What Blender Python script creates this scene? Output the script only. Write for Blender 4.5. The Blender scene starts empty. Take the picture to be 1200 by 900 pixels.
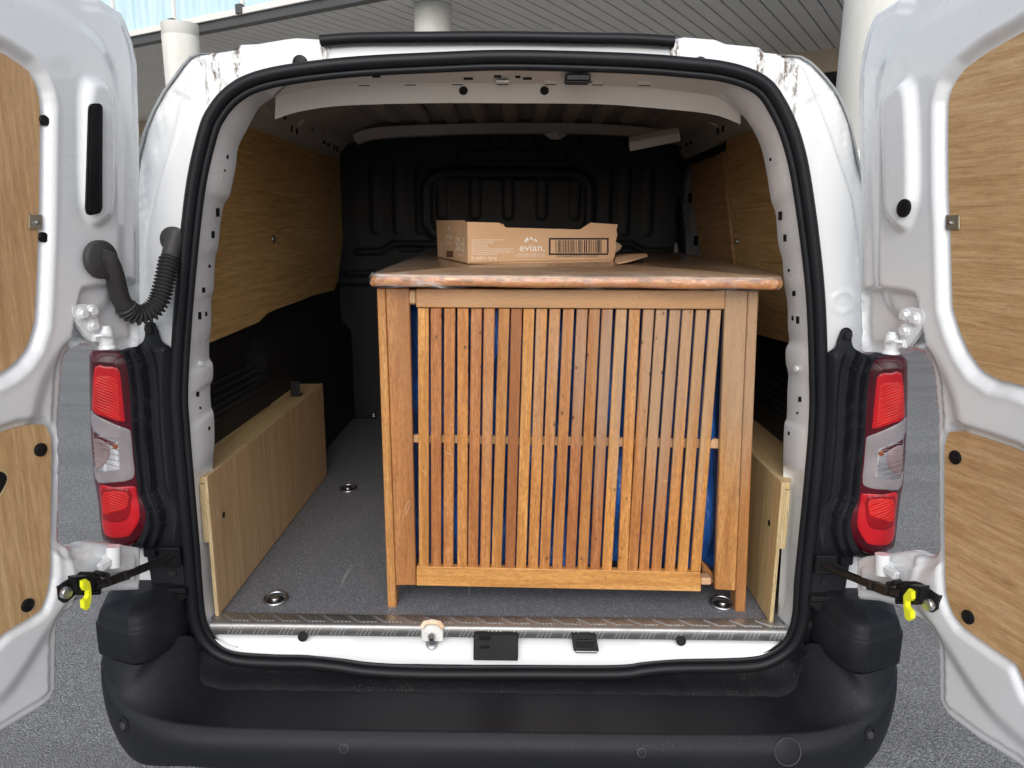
import bpy, bmesh, math, random
import numpy as np
from mathutils import Vector, Matrix
random.seed(7); rng = np.random.default_rng(7)
D = bpy.data; SC = bpy.context.scene; COL = SC.collection

# ------------------------------------------------------------------ camera
F, CX, CY = 870., 600., 450.                       # focal length and centre in photo pixels (1200 x 900)
C = np.array([.04, -1.5, 1.46]); pitch = math.radians(12.2); yaw = math.radians(.53); roll = math.radians(.4)
fw = np.array([-math.sin(yaw)*math.cos(pitch), math.cos(yaw)*math.cos(pitch), -math.sin(pitch)])
r0 = np.array([math.cos(yaw), math.sin(yaw), 0]); u0 = np.cross(r0, fw)
rt = r0*math.cos(roll)+u0*math.sin(roll); up = -r0*math.sin(roll)+u0*math.cos(roll)
cam = D.objects.new('camera', D.cameras.new('camera')); COL.objects.link(cam)
cam.matrix_world = Matrix(((rt[0], up[0], -fw[0], C[0]), (rt[1], up[1], -fw[1], C[1]), (rt[2], up[2], -fw[2], C[2]), (0, 0, 0, 1)))
cam.data.sensor_width = 36; cam.data.lens = F/1200*36; cam.data.clip_start = .02; cam.data.clip_end = 1500
SC.camera = cam

# ------------------------------------------------------------------ light
SUN_EL, SUN_AZ = 34., 184.                         # azimuth: 180 = behind the camera
w = D.worlds.new('World'); SC.world = w; w.use_nodes = True
nt = w.node_tree; bg = nt.nodes['Background']
sky = nt.nodes.new('ShaderNodeTexSky'); sky.sky_type = 'NISHITA'; sky.sun_disc = False
sky.sun_elevation = math.radians(SUN_EL); sky.sun_rotation = math.radians(SUN_AZ)
sky.dust_density = 2.2; sky.ozone_density = 1.; sky.air_density = .8
hz = nt.nodes.new('ShaderNodeHueSaturation'); hz.inputs['Saturation'].default_value = .42      # thin cloud: a paler, greyer sky
nt.links.new(sky.outputs[0], hz.inputs['Color']); nt.links.new(hz.outputs[0], bg.inputs[0]); bg.inputs[1].default_value = .15
sl = D.lights.new('sun', 'SUN'); sl.energy = .7; sl.angle = math.radians(60); sl.color = (1, .98, .95)
so = D.objects.new('sun', sl); COL.objects.link(so)
az = math.radians(SUN_AZ); el = math.radians(SUN_EL)
sd = Vector((math.sin(az)*math.cos(el), math.cos(az)*math.cos(el), math.sin(el)))
so.rotation_euler = sd.to_track_quat('Z', 'Y').to_euler(); so.location = sd*20
SC.view_settings.view_transform = 'Standard'; SC.view_settings.look = 'None'
SC.view_settings.exposure = .58; SC.view_settings.gamma = 1

# ------------------------------------------------------------------ geometry helpers
def ray(px, py): return fw+rt*((px-CX)/F)-up*((py-CY)/F)
def UY(px, py, Y): d = ray(px, py); return C+d*((Y-C[1])/d[1])
def UX(px, py, X): d = ray(px, py); return C+d*((X-C[0])/d[0])
def UZ(px, py, Z): d = ray(px, py); return C+d*((Z-C[2])/d[2])
def ss(a, b, x): t = np.clip((x-a)/(b-a), 0, 1); return t*t*(3-2*t)
def cr(pts, n=6, closed=False):
    """smooth curve through the points"""
    P = [np.array(p, float) for p in pts]; out = []; m = len(P)
    for i in range(m if closed else m-1):
        a, b, c, d = (P[(i-1) % m], P[i], P[(i+1) % m], P[(i+2) % m]) if closed else (P[max(i-1, 0)], P[i], P[i+1], P[min(i+2, m-1)])
        for k in range(n):
            t = k/n
            out.append(.5*((2*b)+(-a+c)*t+(2*a-5*b+4*c-d)*t*t+(-a+3*b-3*c+d)*t**3))
    if not closed: out.append(P[-1])
    return np.array(out)
def sdp(P, poly):
    """signed distance of points to a polygon (negative inside)"""
    P = np.asarray(P); poly = np.asarray(poly); d = np.full(len(P), 1e9); ins = np.zeros(len(P), bool)
    for i in range(len(poly)):
        a = poly[i]; b = poly[(i+1) % len(poly)]; e = b-a; L = e@e
        if L < 1e-14: continue
        t = np.clip(((P-a)@e)/L, 0, 1); d = np.minimum(d, np.hypot(*(P-a-t[:, None]*e).T))
        c = (a[1] > P[:, 1]) != (b[1] > P[:, 1])
        with np.errstate(divide='ignore', invalid='ignore'):
            x = (b[0]-a[0])*(P[:, 1]-a[1])/(b[1]-a[1])+a[0]
        ins ^= c & (P[:, 0] < x)
    return np.where(ins, -d, d)
def sdl(P, line):
    """distance of points to an open line"""
    P = np.asarray(P); line = np.asarray(line); d = np.full(len(P), 1e9)
    for a, b in zip(line[:-1], line[1:]):
        e = b-a; L = e@e
        if L < 1e-14: continue
        t = np.clip(((P-a)@e)/L, 0, 1); d = np.minimum(d, np.hypot(*(P-a-t[:, None]*e).T))
    return d
def sdrr(P, cx, cy, hw, hh, r):
    """rounded rectangle"""
    q = np.abs(P-np.array([cx, cy]))-np.array([hw-r, hh-r])
    return np.hypot(*np.maximum(q, 0).T)+np.minimum(q.max(axis=1), 0)-r
def vnoise(P, s, seed=0):
    """cheap smooth noise"""
    r = np.random.default_rng(seed); v = np.zeros(len(P))
    for k in range(7):
        a = r.normal(size=P.shape[1])*s; v += np.sin(P@a+r.uniform(0, 6.3))
    return v/7

W = {}
def base(o): return W.get(o, Vector((0, 0, 0))) if o else Vector((0, 0, 0))
def link(name, me, parent=None, kind=None, label=None):
    o = D.objects.new(name, me); COL.objects.link(o)
    if parent: o.parent = parent
    W[o] = base(parent)
    if kind: o['kind'] = kind
    if label: o['label'] = label
    return o
def mobj(name, V, Fc, mat, parent=None, smooth=True, kind=None, label=None, sharp=None):
    me = D.meshes.new(name); b = base(parent)
    V = np.asarray(V, float)-np.array(b)
    me.from_pydata(V.tolist(), [], [list(map(int, f)) for f in Fc]); me.materials.append(M[mat]) if isinstance(mat, str) else me.materials.append(mat)
    if smooth: me.shade_smooth()
    if sharp: me.set_sharp_from_angle(angle=math.radians(sharp))
    return link(name, me, parent, kind, label)
def tag(o, label=None, cat=None, group=None, kind=None):
    if label: o['label'] = label
    if cat: o['category'] = cat
    if group: o['group'] = group
    if kind: o['kind'] = kind
    return o
def empty(name, loc, label, cat, group=None):
    o = D.objects.new(name, None); COL.objects.link(o); o.location = loc; o.empty_display_size = .1
    W[o] = Vector(loc); return tag(o, label, cat, group)
def bmo(name, bm, mat, parent=None, smooth=False, kind=None, label=None, sharp=None):
    me = D.meshes.new(name); bmesh.ops.translate(bm, verts=bm.verts, vec=-base(parent)); bm.to_mesh(me); bm.free()
    me.materials.append(M[mat])
    if smooth: me.shade_smooth()
    if sharp: me.set_sharp_from_angle(angle=math.radians(sharp))
    return link(name, me, parent, kind, label)
def boxbm(bm, x0, x1, y0, y1, z0, z1, bev=0, R=None):
    r = bmesh.ops.create_cube(bm, size=1); vs = r['verts']
    for v in vs: v.co = Vector(((x0+x1)/2+v.co.x*(x1-x0), (y0+y1)/2+v.co.y*(y1-y0), (z0+z1)/2+v.co.z*(z1-z0)))
    if bev:
        es = list({e for v in vs for e in v.link_edges})
        r2 = bmesh.ops.bevel(bm, geom=es, offset=bev, segments=1, affect='EDGES'); vs = list({v for f in r2['faces'] for v in f.verts} | set(v for v in vs if v.is_valid))
    if R is not None:
        for v in vs: v.co = R @ v.co
    return vs
def box(name, x0, x1, y0, y1, z0, z1, mat, parent=None, bev=.002, **k):
    bm = bmesh.new(); boxbm(bm, min(x0, x1), max(x0, x1), min(y0, y1), max(y0, y1), min(z0, z1), max(z0, z1), bev); return bmo(name, bm, mat, parent, **k)
def hexa(name, Q, mat, parent=None, bev=.0015, **k):
    """solid from two quads (front four corners, back four corners)"""
    bm = bmesh.new(); vs = [bm.verts.new(q) for q in Q]
    for f in ((0, 1, 2, 3), (7, 6, 5, 4), (4, 5, 1, 0), (5, 6, 2, 1), (6, 7, 3, 2), (7, 4, 0, 3)): bm.faces.new([vs[i] for i in f])
    bmesh.ops.recalc_face_normals(bm, faces=bm.faces)
    if bev: bmesh.ops.bevel(bm, geom=bm.edges[:], offset=bev, segments=1, affect='EDGES')
    return bmo(name, bm, mat, parent, **k)
def bar(bm, a, b, w_, d_, side=(0, 1, 0)):
    """box bar from a to b"""
    a = np.array(a, float); b = np.array(b, float); t = (b-a)/np.linalg.norm(b-a); s = np.cross(t, side); s /= np.linalg.norm(s); q = np.cross(s, t)
    vs = [bm.verts.new(p+s*i*w_/2+q*j*d_/2) for p in (a, b) for i, j in ((-1, -1), (1, -1), (1, 1), (-1, 1))]
    for f in ((3, 2, 1, 0), (4, 5, 6, 7), (0, 1, 5, 4), (1, 2, 6, 5), (2, 3, 7, 6), (3, 0, 4, 7)): bm.faces.new([vs[i] for i in f])
def extrude(name, poly3, vec, mat, parent=None, bev=0, smooth=False, sharp=None, **k):
    """prism: outline of 3D points pushed along vec"""
    bm = bmesh.new(); n = len(poly3); vec = np.array(vec, float)
    a = [bm.verts.new(p) for p in poly3]; b = [bm.verts.new(np.array(p)+vec) for p in poly3]
    bm.faces.new(a); bm.faces.new(b[::-1])
    for i in range(n): bm.faces.new((a[i], b[i], b[(i+1) % n], a[(i+1) % n]))
    bmesh.ops.recalc_face_normals(bm, faces=bm.faces)
    if bev:
        es = [e for e in bm.edges if any(len(f.verts) > 4 or n <= 4 for f in e.link_faces)]
        bmesh.ops.bevel(bm, geom=es, offset=bev, segments=2, affect='EDGES')
    return bmo(name, bm, mat, parent, smooth=smooth, sharp=sharp, **k)
def disc(name, c, n, r, h, mat, parent=None, seg=20, r2=None, **k):
    """short cylinder with a rounded rim: centre of its base c, axis n"""
    c = np.array(c, float); n = np.array(n, float); n /= np.linalg.norm(n)
    a = np.cross(n, (0, 0, 1) if abs(n[2]) < .9 else (1, 0, 0)); a /= np.linalg.norm(a); b = np.cross(n, a)
    V = []; Fc = []; prof = [(r, 0), (r, h*.75), ((r2 or r)*.9, h), (0.0001, h)]
    for rr, hh in prof:
        for i in range(seg):
            t = i/seg*2*math.pi; V.append(c+n*hh+(a*math.cos(t)+b*math.sin(t))*rr)
    for j in range(len(prof)-1):
        for i in range(seg): Fc.append((j*seg+i, j*seg+(i+1) % seg, (j+1)*seg+(i+1) % seg, (j+1)*seg+i))
    return mobj(name, V, Fc, mat, parent, smooth=True, sharp=50, **k)
def tubeV(path, rad, seg=10, closed=False, sx=1., axis=None):
    P = np.asarray(path, float); n = len(P); V = []; Fc = []
    rad = np.full(n, rad) if np.isscalar(rad) else np.asarray(rad)
    T = np.roll(P, -1, 0)-np.roll(P, 1, 0) if closed else np.gradient(P, axis=0)
    T /= np.linalg.norm(T, axis=1)[:, None]
    ref = np.array(axis if axis is not None else (0, 1, 0), float)
    for i in range(n):
        s = np.cross(T[i], ref); ls = np.linalg.norm(s)
        s = s/ls if ls > 1e-5 else np.array([1., 0, 0]); q = np.cross(s, T[i])
        for k in range(seg):
            t = k/seg*2*math.pi; V.append(P[i]+(s*math.cos(t)*sx+q*math.sin(t))*rad[i])
    m = n if closed else n-1
    for i in range(m):
        for k in range(seg):
            j = (i+1) % n; Fc.append((i*seg+k, i*seg+(k+1) % seg, j*seg+(k+1) % seg, j*seg+k))
    if not closed:
        Fc.append(list(range(seg))[::-1]); Fc.append([(n-1)*seg+k for k in range(seg)])
    return V, Fc
def tube(name, path, rad, mat, parent=None, seg=10, closed=False, sx=1., axis=None, **k):
    V, Fc = tubeV(path, rad, seg, closed, sx, axis); return mobj(name, V, Fc, mat, parent, sharp=60, **k)
def loft(name, rows, mat, parent=None, closed=False, smooth=True, sharp=None, flip=False, **k):
    """surface through rows of equally many points"""
    R = np.asarray(rows, float); m, n = R.shape[:2]; V = R.reshape(-1, 3); Fc = []
    for i in range(m-1):
        for j in range(n if closed else n-1):
            q = (i*n+j, i*n+(j+1) % n, (i+1)*n+(j+1) % n, (i+1)*n+j); Fc.append(q[::-1] if flip else q)
    return mobj(name, V, Fc, mat, parent, smooth=smooth, sharp=sharp, **k)
def resample(P, n):
    P = np.asarray(P, float); d = np.r_[0, np.cumsum(np.linalg.norm(np.diff(P, axis=0), axis=1))]; t = np.linspace(0, d[-1], n)
    return np.stack([np.interp(t, d, P[:, k]) for k in range(P.shape[1])], 1)
def relief(name, dom, step, inside, height, to3, mat, parent=None, thick=0., sharp=None, **k):
    """pressed sheet: a fine grid over dom trimmed to inside(P) < 0, raised by height(P)"""
    x0, x1, y0, y1 = dom; nx = max(3, int(round((x1-x0)/step))+1); ny = max(3, int(round((y1-y0)/step))+1)
    X, Y = np.meshgrid(np.linspace(x0, x1, nx), np.linspace(y0, y1, ny)); P = np.stack([X.ravel(), Y.ravel()], 1)
    idx = np.arange(nx*ny).reshape(ny, nx)
    Q = np.stack([idx[:-1, :-1].ravel(), idx[:-1, 1:].ravel(), idx[1:, 1:].ravel(), idx[1:, :-1].ravel()], 1)
    if inside is not None:
        S = inside(P); keep = S[Q].mean(axis=1) < 0; Q = Q[keep]
        cnt = np.zeros(len(P), int); np.add.at(cnt, Q.ravel(), 1)
        bd = np.where((cnt > 0) & (cnt < 4))[0]
        inner = ~((P[bd, 0] <= x0+1e-9) | (P[bd, 0] >= x1-1e-9) | (P[bd, 1] <= y0+1e-9) | (P[bd, 1] >= y1-1e-9)) | (S[bd] > 0)
        bd = bd[inner]
        for _ in range(2):
            p = P[bd]; s = inside(p); e = step*.2
            g = np.stack([inside(p+[e, 0])-inside(p-[e, 0]), inside(p+[0, e])-inside(p-[0, e])], 1)/(2*e)
            g /= np.maximum(np.linalg.norm(g, axis=1), .3)[:, None]
            P[bd] = p-g*np.clip(s, -step*1.2, step*1.2)[:, None]
    h = height(P) if height is not None else np.zeros(len(P))
    V = to3(P, h)
    used = np.unique(Q); re = -np.ones(len(P), int); re[used] = np.arange(len(used)); V = V[used]; Q = re[Q]
    n_ = np.cross(V[Q[0][1]]-V[Q[0][0]], V[Q[0][3]]-V[Q[0][0]])
    c0 = V[Q].mean(axis=(0, 1))
    Vb = None
    tst = to3(np.zeros((1, 2)), np.array([1.]))-to3(np.zeros((1, 2)), np.array([0.]))
    if n_@tst[0] < 0: Q = Q[:, ::-1]
    if thick:
        nv = len(V); Vb = to3(P[used], h[used]*0-thick); E = {}
        for f in Q:
            for a, b in ((f[0], f[1]), (f[1], f[2]), (f[2], f[3]), (f[3], f[0])):
                if (b, a) in E: del E[(b, a)]
                else: E[(a, b)] = 1
        side = [(b, a, a+nv, b+nv) for a, b in E]
        V = np.concatenate([V, Vb]); Q = np.concatenate([Q, Q[:, ::-1]+nv, np.array(side)])
    return mobj(name, V, Q, mat, parent, sharp=sharp or (50 if thick else None), **k)
def TY(Y): return lambda P, h: np.stack([P[:, 0], Y-h, P[:, 1]], 1)        # sheet facing the camera side (-Y)
from mathutils.bvhtree import BVHTree
TREES = {}                                        # ray trees by mesh name
def hit_on(objs, px_, py_):
    """nearest point of the given meshes seen through a photo pixel, with its normal"""
    best = None; d = ray(px_, py_); d = Vector(d/np.linalg.norm(d)); o = Vector(C)
    for ob in objs:
        if ob.type != 'MESH': continue
        if ob.name not in TREES:
            b = base(ob.parent); TREES[ob.name] = BVHTree.FromPolygons([v.co+b for v in ob.data.vertices], [p.vertices[:] for p in ob.data.polygons])
        l_, n_, i_, t_ = TREES[ob.name].ray_cast(o, d)
        if l_ is not None and (best is None or t_ < best[2]): best = (l_, n_, t_)
    if best is None: return None
    n_ = best[1] if best[1].dot(d) < 0 else -best[1]
    return np.array(best[0]), np.array(n_)
def cut(name, objs, px_, py_, wpx, hpx, mat, parent, rnd=False, out=.0012, th=.003):
    """small dark opening lying in a sheet: an oval or a slot of wpx by hpx photo pixels"""
    h_ = hit_on(objs, px_, py_)
    if h_ is None: return None
    p_, n_ = h_; pts = []
    for k in range(12 if rnd else 4):
        t = (k+.5)/(12 if rnd else 4)*2*math.pi; a = (math.cos(t), math.sin(t)) if rnd else (math.copysign(1, math.cos(t)), math.copysign(1, math.sin(t)))
        r_ = ray(px_+a[0]*wpx/2, py_+a[1]*hpx/2); pts.append(C+r_*(((p_+n_*out-C)@n_)/(r_@n_)))
    return extrude(name, pts, -n_*th, mat, parent)
def chaikin(P, n=3):
    P = np.asarray(P)
    for _ in range(n): Q = np.roll(P, -1, 0); P = np.stack([P*.75+Q*.25, P*.25+Q*.75], 1).reshape(-1, P.shape[1])
    return P
def pxY(pts, Y): return np.array([UY(p[0], p[1], Y) for p in pts])
def pxz(pts, Y): return pxY(pts, Y)[:, [0, 2]]

# ------------------------------------------------------------------ materials
M = {}
class NT:
    def __init__(s, name):
        s.m = D.materials.new(name); s.m.use_nodes = True; s.t = s.m.node_tree; s.b = s.t.nodes['Principled BSDF']; M[name] = s.m
        s.co = s.n('ShaderNodeTexCoord').outputs['Object']
    def n(s, ty, **k):
        o = s.t.nodes.new(ty)
        for a, v in k.items():
            if a.startswith('i_'):
                key = a[2:]; o.inputs[int(key) if key.isdigit() else key.replace('_', ' ')].default_value = v
            else: setattr(o, a, v)
        return o
    def l(s, a, b): s.t.links.new(a, b)
    def mapp(s, scale=(1, 1, 1), rot=(0, 0, 0), src=None):
        m = s.n('ShaderNodeMapping'); m.inputs['Scale'].default_value = scale; m.inputs['Rotation'].default_value = rot; s.l(src or s.co, m.inputs[0]); return m.outputs[0]
    def noise(s, vec, sc, det=3, rough=.5, dist=0):
        o = s.n('ShaderNodeTexNoise', i_Scale=sc, i_Detail=det, i_Roughness=rough, i_Distortion=dist); s.l(vec, o.inputs['Vector']); return o.outputs['Fac']
    def vor(s, vec, sc, feat='F1', out='Distance'):
        o = s.n('ShaderNodeTexVoronoi', feature=feat, i_Scale=sc); s.l(vec, o.inputs['Vector']); return o.outputs[out]
    def ramp(s, fac, stops):
        o = s.n('ShaderNodeValToRGB'); e = o.color_ramp.elements
        while len(e) < len(stops): e.new(.5)
        for q, (p, c) in zip(e, stops): q.position = p; q.color = (*c, 1) if len(c) == 3 else c
        s.l(fac, o.inputs[0]); return o.outputs[0]
    def math(s, op, a, b=None, c=None, clamp=False):
        o = s.n('ShaderNodeMath', operation=op, use_clamp=clamp)
        for i, v in enumerate((a, b, c)):
            if v is None: continue
            if isinstance(v, (int, float)): o.inputs[i].default_value = v
            else: s.l(v, o.inputs[i])
        return o.outputs[0]
    def mix(s, fac, a, b, mode='MIX'):
        o = s.n('ShaderNodeMix', data_type='RGBA', blend_type=mode)
        for i, v in ((0, fac), (6, a), (7, b)):
            if isinstance(v, (int, float)): o.inputs[i].default_value = v
            elif isinstance(v, tuple): o.inputs[i].default_value = (*v, 1)
            else: s.l(v, o.inputs[i])
        return o.outputs[2]
    def bump(s, h, st=.3, dist=.002, prev=None):
        o = s.n('ShaderNodeBump', i_Strength=st, i_Distance=dist); s.l(h, o.inputs['Height'])
        if prev: s.l(prev, o.inputs['Normal'])
        s.l(o.outputs[0], s.b.inputs['Normal']); return o.outputs[0]
    def col(s, c):
        if isinstance(c, tuple): s.b.inputs['Base Color'].default_value = (*c, 1)
        else: s.l(c, s.b.inputs['Base Color'])
        return s
    def set(s, **k):
        for a, v in k.items():
            i = s.b.inputs[a.replace('_', ' ')]
            if isinstance(v, (int, float)): i.default_value = v
            else: s.l(v, i)
        return s
    def rnd(s): return s.n('ShaderNodeObjectInfo').outputs['Random']
    def sep(s, v=None):
        o = s.n('ShaderNodeSeparateXYZ'); s.l(v or s.co, o.inputs[0]); return o.outputs
def ramp3(a, b): return [(a, (0, 0, 0)), (b, (1, 1, 1))]

def paint(name, c, rough=.32, coat=.6, dirt=None, amt=.2, stains=()):
    m = NT(name); n1 = m.noise(m.co, 5, 5, .6); n2 = m.noise(m.co, 60, 2)
    base_c = m.mix(m.math('MULTIPLY', n1, amt), c, dirt or (c[0]*.7, c[1]*.68, c[2]*.64))
    sp = m.ramp(m.vor(m.co, 45), [(.0, (1, 1, 1)), (.035, (1, 1, 1)), (.05, (0, 0, 0))])          # tiny specks of dirt
    sp = m.math('MULTIPLY', sp, m.ramp(m.noise(m.co, 9, 2), ramp3(.55, .62)))
    base_c = m.mix(m.math('MULTIPLY', sp, .55), base_c, (.16, .14, .12))
    xyz = m.sep() if stains else None
    for (sx_, sz_, wx, wz, al) in stains:
        dx = m.math('DIVIDE', m.math('SUBTRACT', xyz[0], sx_), wx); dz = m.math('DIVIDE', m.math('SUBTRACT', xyz[2], sz_), wz)
        d = m.math('SQRT', m.math('ADD', m.math('MULTIPLY', dx, dx), m.math('MULTIPLY', dz, dz)))
        k = m.math('SUBTRACT', 1., d, clamp=True)
        st = m.ramp(m.noise(m.mapp((170, 40, 60)), 1, 6, .7), ramp3(.44, .56))
        k = m.math('MULTIPLY', m.ramp(k, ramp3(.0, .5)), m.math('MULTIPLY', st, al))
        base_c = m.mix(k, base_c, (.10, .062, .032))
    m.col(base_c); m.set(Roughness=m.math('ADD', m.math('MULTIPLY', n1, .14), rough-.05), Coat_Weight=coat, Coat_Roughness=.03)
    m.bump(m.noise(m.co, 14, 2), .05, .004)
    return m
WHITE = (.735, .755, .768)
STN = []
for px_, py_, wx, wz, al in ((277, 66, .009, .055, 1.), (250, 74, .006, .05, .9), (235, 70, .007, .016, .8), (381, 55, .013, .03, 1.), (243, 112, .004, .09, .7), (257, 92, .004, .05, .8),
                             (790, 58, .014, .032, 1.), (891, 75, .011, .05, 1.), (923, 78, .011, .05, 1.), (932, 82, .006, .06, .9), (931, 125, .004, .10, .8), (915, 92, .005, .04, .7)):
    p_ = UY(px_, py_, 0); STN.append((p_[0], p_[2], wx, wz, al))
paint('white_paint', WHITE, .26, 1.)
paint('white_body', WHITE, .36, .5, stains=STN)
paint('grey_primer', (.66, .635, .60), .42, .15, amt=.35)
paint('roof_primer', (.58, .56, .55), .5, .1, amt=.4)

def plastic(name, c, rough=.45, spk=.5, grain=900, st=.12, sc=55, dust=(.09, .09, .085), spec=.3):
    m = NT(name); d = m.vor(m.mapp((1, 1, 1)), sc*3)
    s1 = m.math('MULTIPLY', m.ramp(d, [(0, (1, 1, 1)), (.07, (1, 1, 1)), (.13, (0, 0, 0))]), m.ramp(m.noise(m.co, 7, 4, .7), ramp3(.46, .62)))
    sw = m.noise(m.mapp((9, 50, 130), (.3, .4, .25)), 2.5, 4, .6); s1 = m.math('MAXIMUM', s1, m.math('MULTIPLY', m.ramp(sw, [(.70, (0, 0, 0)), (.76, (.35, .35, .35))]), m.ramp(m.noise(m.co, 4, 3), ramp3(.5, .6))))
    n1 = m.noise(m.co, 4, 6, .65)
    cc = m.mix(m.math('MULTIPLY', s1, spk), m.mix(m.math('MULTIPLY', m.ramp(n1, ramp3(.45, .75)), .35*spk), c, dust), (.28, .27, .25))
    m.col(cc); m.set(Roughness=m.math('ADD', m.math('MULTIPLY', n1, .2), rough-.1), Specular_IOR_Level=spec); m.bump(m.noise(m.co, grain, 2), st, .0006)
    return m
plastic('bumper_plastic', (.0105, .0115, .015), .5, .55, dust=(.03, .03, .031), spec=.2, st=.3)
plastic('trim_plastic', (.0065, .0065, .008), .4, .3, spec=.2)
plastic('inner_black', (.014, .014, .0155), .5, .1)
plastic('rubber', (.0085, .009, .0115), .42, .12, 300, .08, spec=.22)
plastic('sensor_rim', (.05, .05, .052), .5, .1)
plastic('hose_rubber', (.042, .040, .040), .55, .15, 300, .1)
plastic('highlight_plastic', (.03, .03, .032), .35, .1)  # black panel plastic made lighter: highlights on its ridges, painted
plastic('dark_hole', (.004, .004, .004), .7, 0)
plastic('dirty_plastic', (.006, .0065, .0085), .6, .9, 260, .8, 60, (.022, .021, .019), spec=.12)

def wood(name, base_c, dark, light, sc=(1, 1, 1), rough=.5, var=.25, grain=1., specks=0., coat=0., weather=None, ring=9.):
    """grain runs along the axis whose scale is small"""
    m = NT(name); r = m.rnd(); off = m.n('ShaderNodeVectorMath', operation='ADD'); cmb = m.n('ShaderNodeCombineXYZ')
    m.l(m.math('MULTIPLY', r, 37.), cmb.inputs[0]); m.l(m.math('MULTIPLY', r, 11.), cmb.inputs[1]); m.l(m.math('MULTIPLY', r, 5.), cmb.inputs[2])
    m.l(m.mapp(sc), off.inputs[0]); m.l(cmb.outputs[0], off.inputs[1]); v = off.outputs[0]
    a = m.noise(v, ring, 4, .6, .6 if var > .15 else 1.6); b = m.noise(v, ring*9, 3, .7); c2 = m.noise(m.co, 2.2, 2)
    col = m.ramp(a, [(.28, dark), (.47, base_c), (.7, light)])
    if True:
        mo = m.noise(m.mapp((1, 1, .35)) if sc[2] < sc[0] else m.mapp((.35, 1, 1)), 230, 5, .75); col = m.mix(m.math('MULTIPLY', m.ramp(mo, ramp3(.42, .66)), .6 if var > .15 else .15), col, tuple(x*.55 for x in dark))
        b3 = m.noise(v, ring*3, 4, .7); col = m.mix(m.math('MULTIPLY', m.ramp(b3, ramp3(.48, .66)), .5 if var > .15 else .35), col, tuple(x*.7 for x in dark))
    col = m.mix(m.math('MULTIPLY', m.ramp(b, ramp3(.5, .72)), .45*grain), col, tuple(x*.42 for x in dark))
    hs = m.n('ShaderNodeHueSaturation', i_Saturation=1.); m.l(col, hs.inputs['Color'])
    m.l(m.math('ADD', m.math('MULTIPLY', m.math('SUBTRACT', r, .5), var*1.6), m.math('ADD', m.math('MULTIPLY', m.math('SUBTRACT', c2, .5), .3), 1.)), hs.inputs['Value'])
    m.l(m.math('ADD', m.math('MULTIPLY', m.math('SUBTRACT', r, .5), .02), .5), hs.inputs['Hue']); col = hs.outputs[0]
    if weather:   # greyed, bleached area: colour and a soft mask in object space (x, z centre and size)
        xyz = m.sep(); (wc, wx, wz, rx, rz, al) = weather
        dx = m.math('DIVIDE', m.math('SUBTRACT', xyz[0], wx), rx); dz = m.math('DIVIDE', m.math('SUBTRACT', xyz[2], wz), rz)
        d = m.math('SQRT', m.math('ADD', m.math('MULTIPLY', dx, dx), m.math('MULTIPLY', dz, dz)))
        nn = m.math('MULTIPLY', m.math('SUBTRACT', m.noise(v, 2.2, 5, .65), .5), 2.4)
        k = m.ramp(m.math('ADD', d, nn), [(.35, (1, 1, 1)), (1.1, (0, 0, 0))]); col = m.mix(m.math('MULTIPLY', k, al), col, wc)
    if var > .15:  # long darker and redder runs that differ from piece to piece
        lg = m.noise(v, 1.1, 5, .6); col = m.mix(m.math('MULTIPLY', m.ramp(lg, ramp3(.5, .68)), .55), col, tuple(x*.62 for x in dark))
    if specks:
        d = m.vor(m.mapp((1, 1, .6)), 48); msk = m.ramp(m.noise(m.co, 5, 3), ramp3(.5, .62))
        k = m.math('MULTIPLY', m.ramp(d, [(.0, (1, 1, 1)), (.10, (1, 1, 1)), (.15, (0, 0, 0))]), msk); col = m.mix(m.math('MULTIPLY', k, specks), col, (.05, .018, .012))
    m.col(col); m.set(Roughness=m.math('ADD', m.math('MULTIPLY', b, .15), rough-.08), Coat_Weight=coat, Coat_Roughness=.2); m.bump(b, .35*grain, .0008)
    return m
wood('liner_ply', (.66, .395, .165), (.46, .25, .09), (.80, .53, .26), (3, .22, 5.2), .5, .12, 1.1, ring=11)
wood('ply_horizontal', (.56, .36, .16), (.43, .25, .10), (.68, .47, .24), (.4, .4, 6.), .5, .1, 1., ring=12)
wood('ply_vertical', (.54, .34, .16), (.43, .25, .105), (.64, .43, .22), (4.6, 4.6, .3), .5, .1, .9, ring=10)
wood('box_ply', (.58, .40, .19), (.47, .31, .14), (.66, .48, .25), (5, 5, .2), .5, .05, .9)
wood('box_ply_top', (.58, .40, .19), (.47, .31, .14), (.66, .48, .25), (3, .2, 3), .5, .05, .6)
wood('ply_edge', (.56, .42, .23), (.36, .24, .12), (.66, .52, .31), (14, 3, 1.2), .7, .1, 1.)
GW = ((.33, .25, .17), .36, .62, .55, .36, .6)
wood('slat_wood', (.50, .205, .052), (.37, .13, .032), (.64, .30, .10), (9, 9, .5), .42, .34, 1.5, .8, .15, GW)
wood('post_wood', (.50, .225, .066), (.39, .16, .044), (.60, .31, .11), (6, 6, .4), .42, .2, 1.5, .35, .15, GW)
wood('rail_wood', (.52, .225, .062), (.41, .16, .044), (.62, .31, .108), (.3, 6, 6), .42, .2, .9, .3, .15, ((.40, .26, .13), .15, .74, .9, .14, .55))
wood('peg_wood', (.60, .38, .19), (.5, .3, .14), (.68, .46, .25), (6, 6, 2), .5, .1, .6)
wood('top_wood', (.29, .175, .10), (.12, .07, .04), (.46, .32, .21), (.7, 7, 3), .25, .1, 1.2, 0, .5, ring=7.)  # grain contrast raised to paint in the film's streaky reflections

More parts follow.
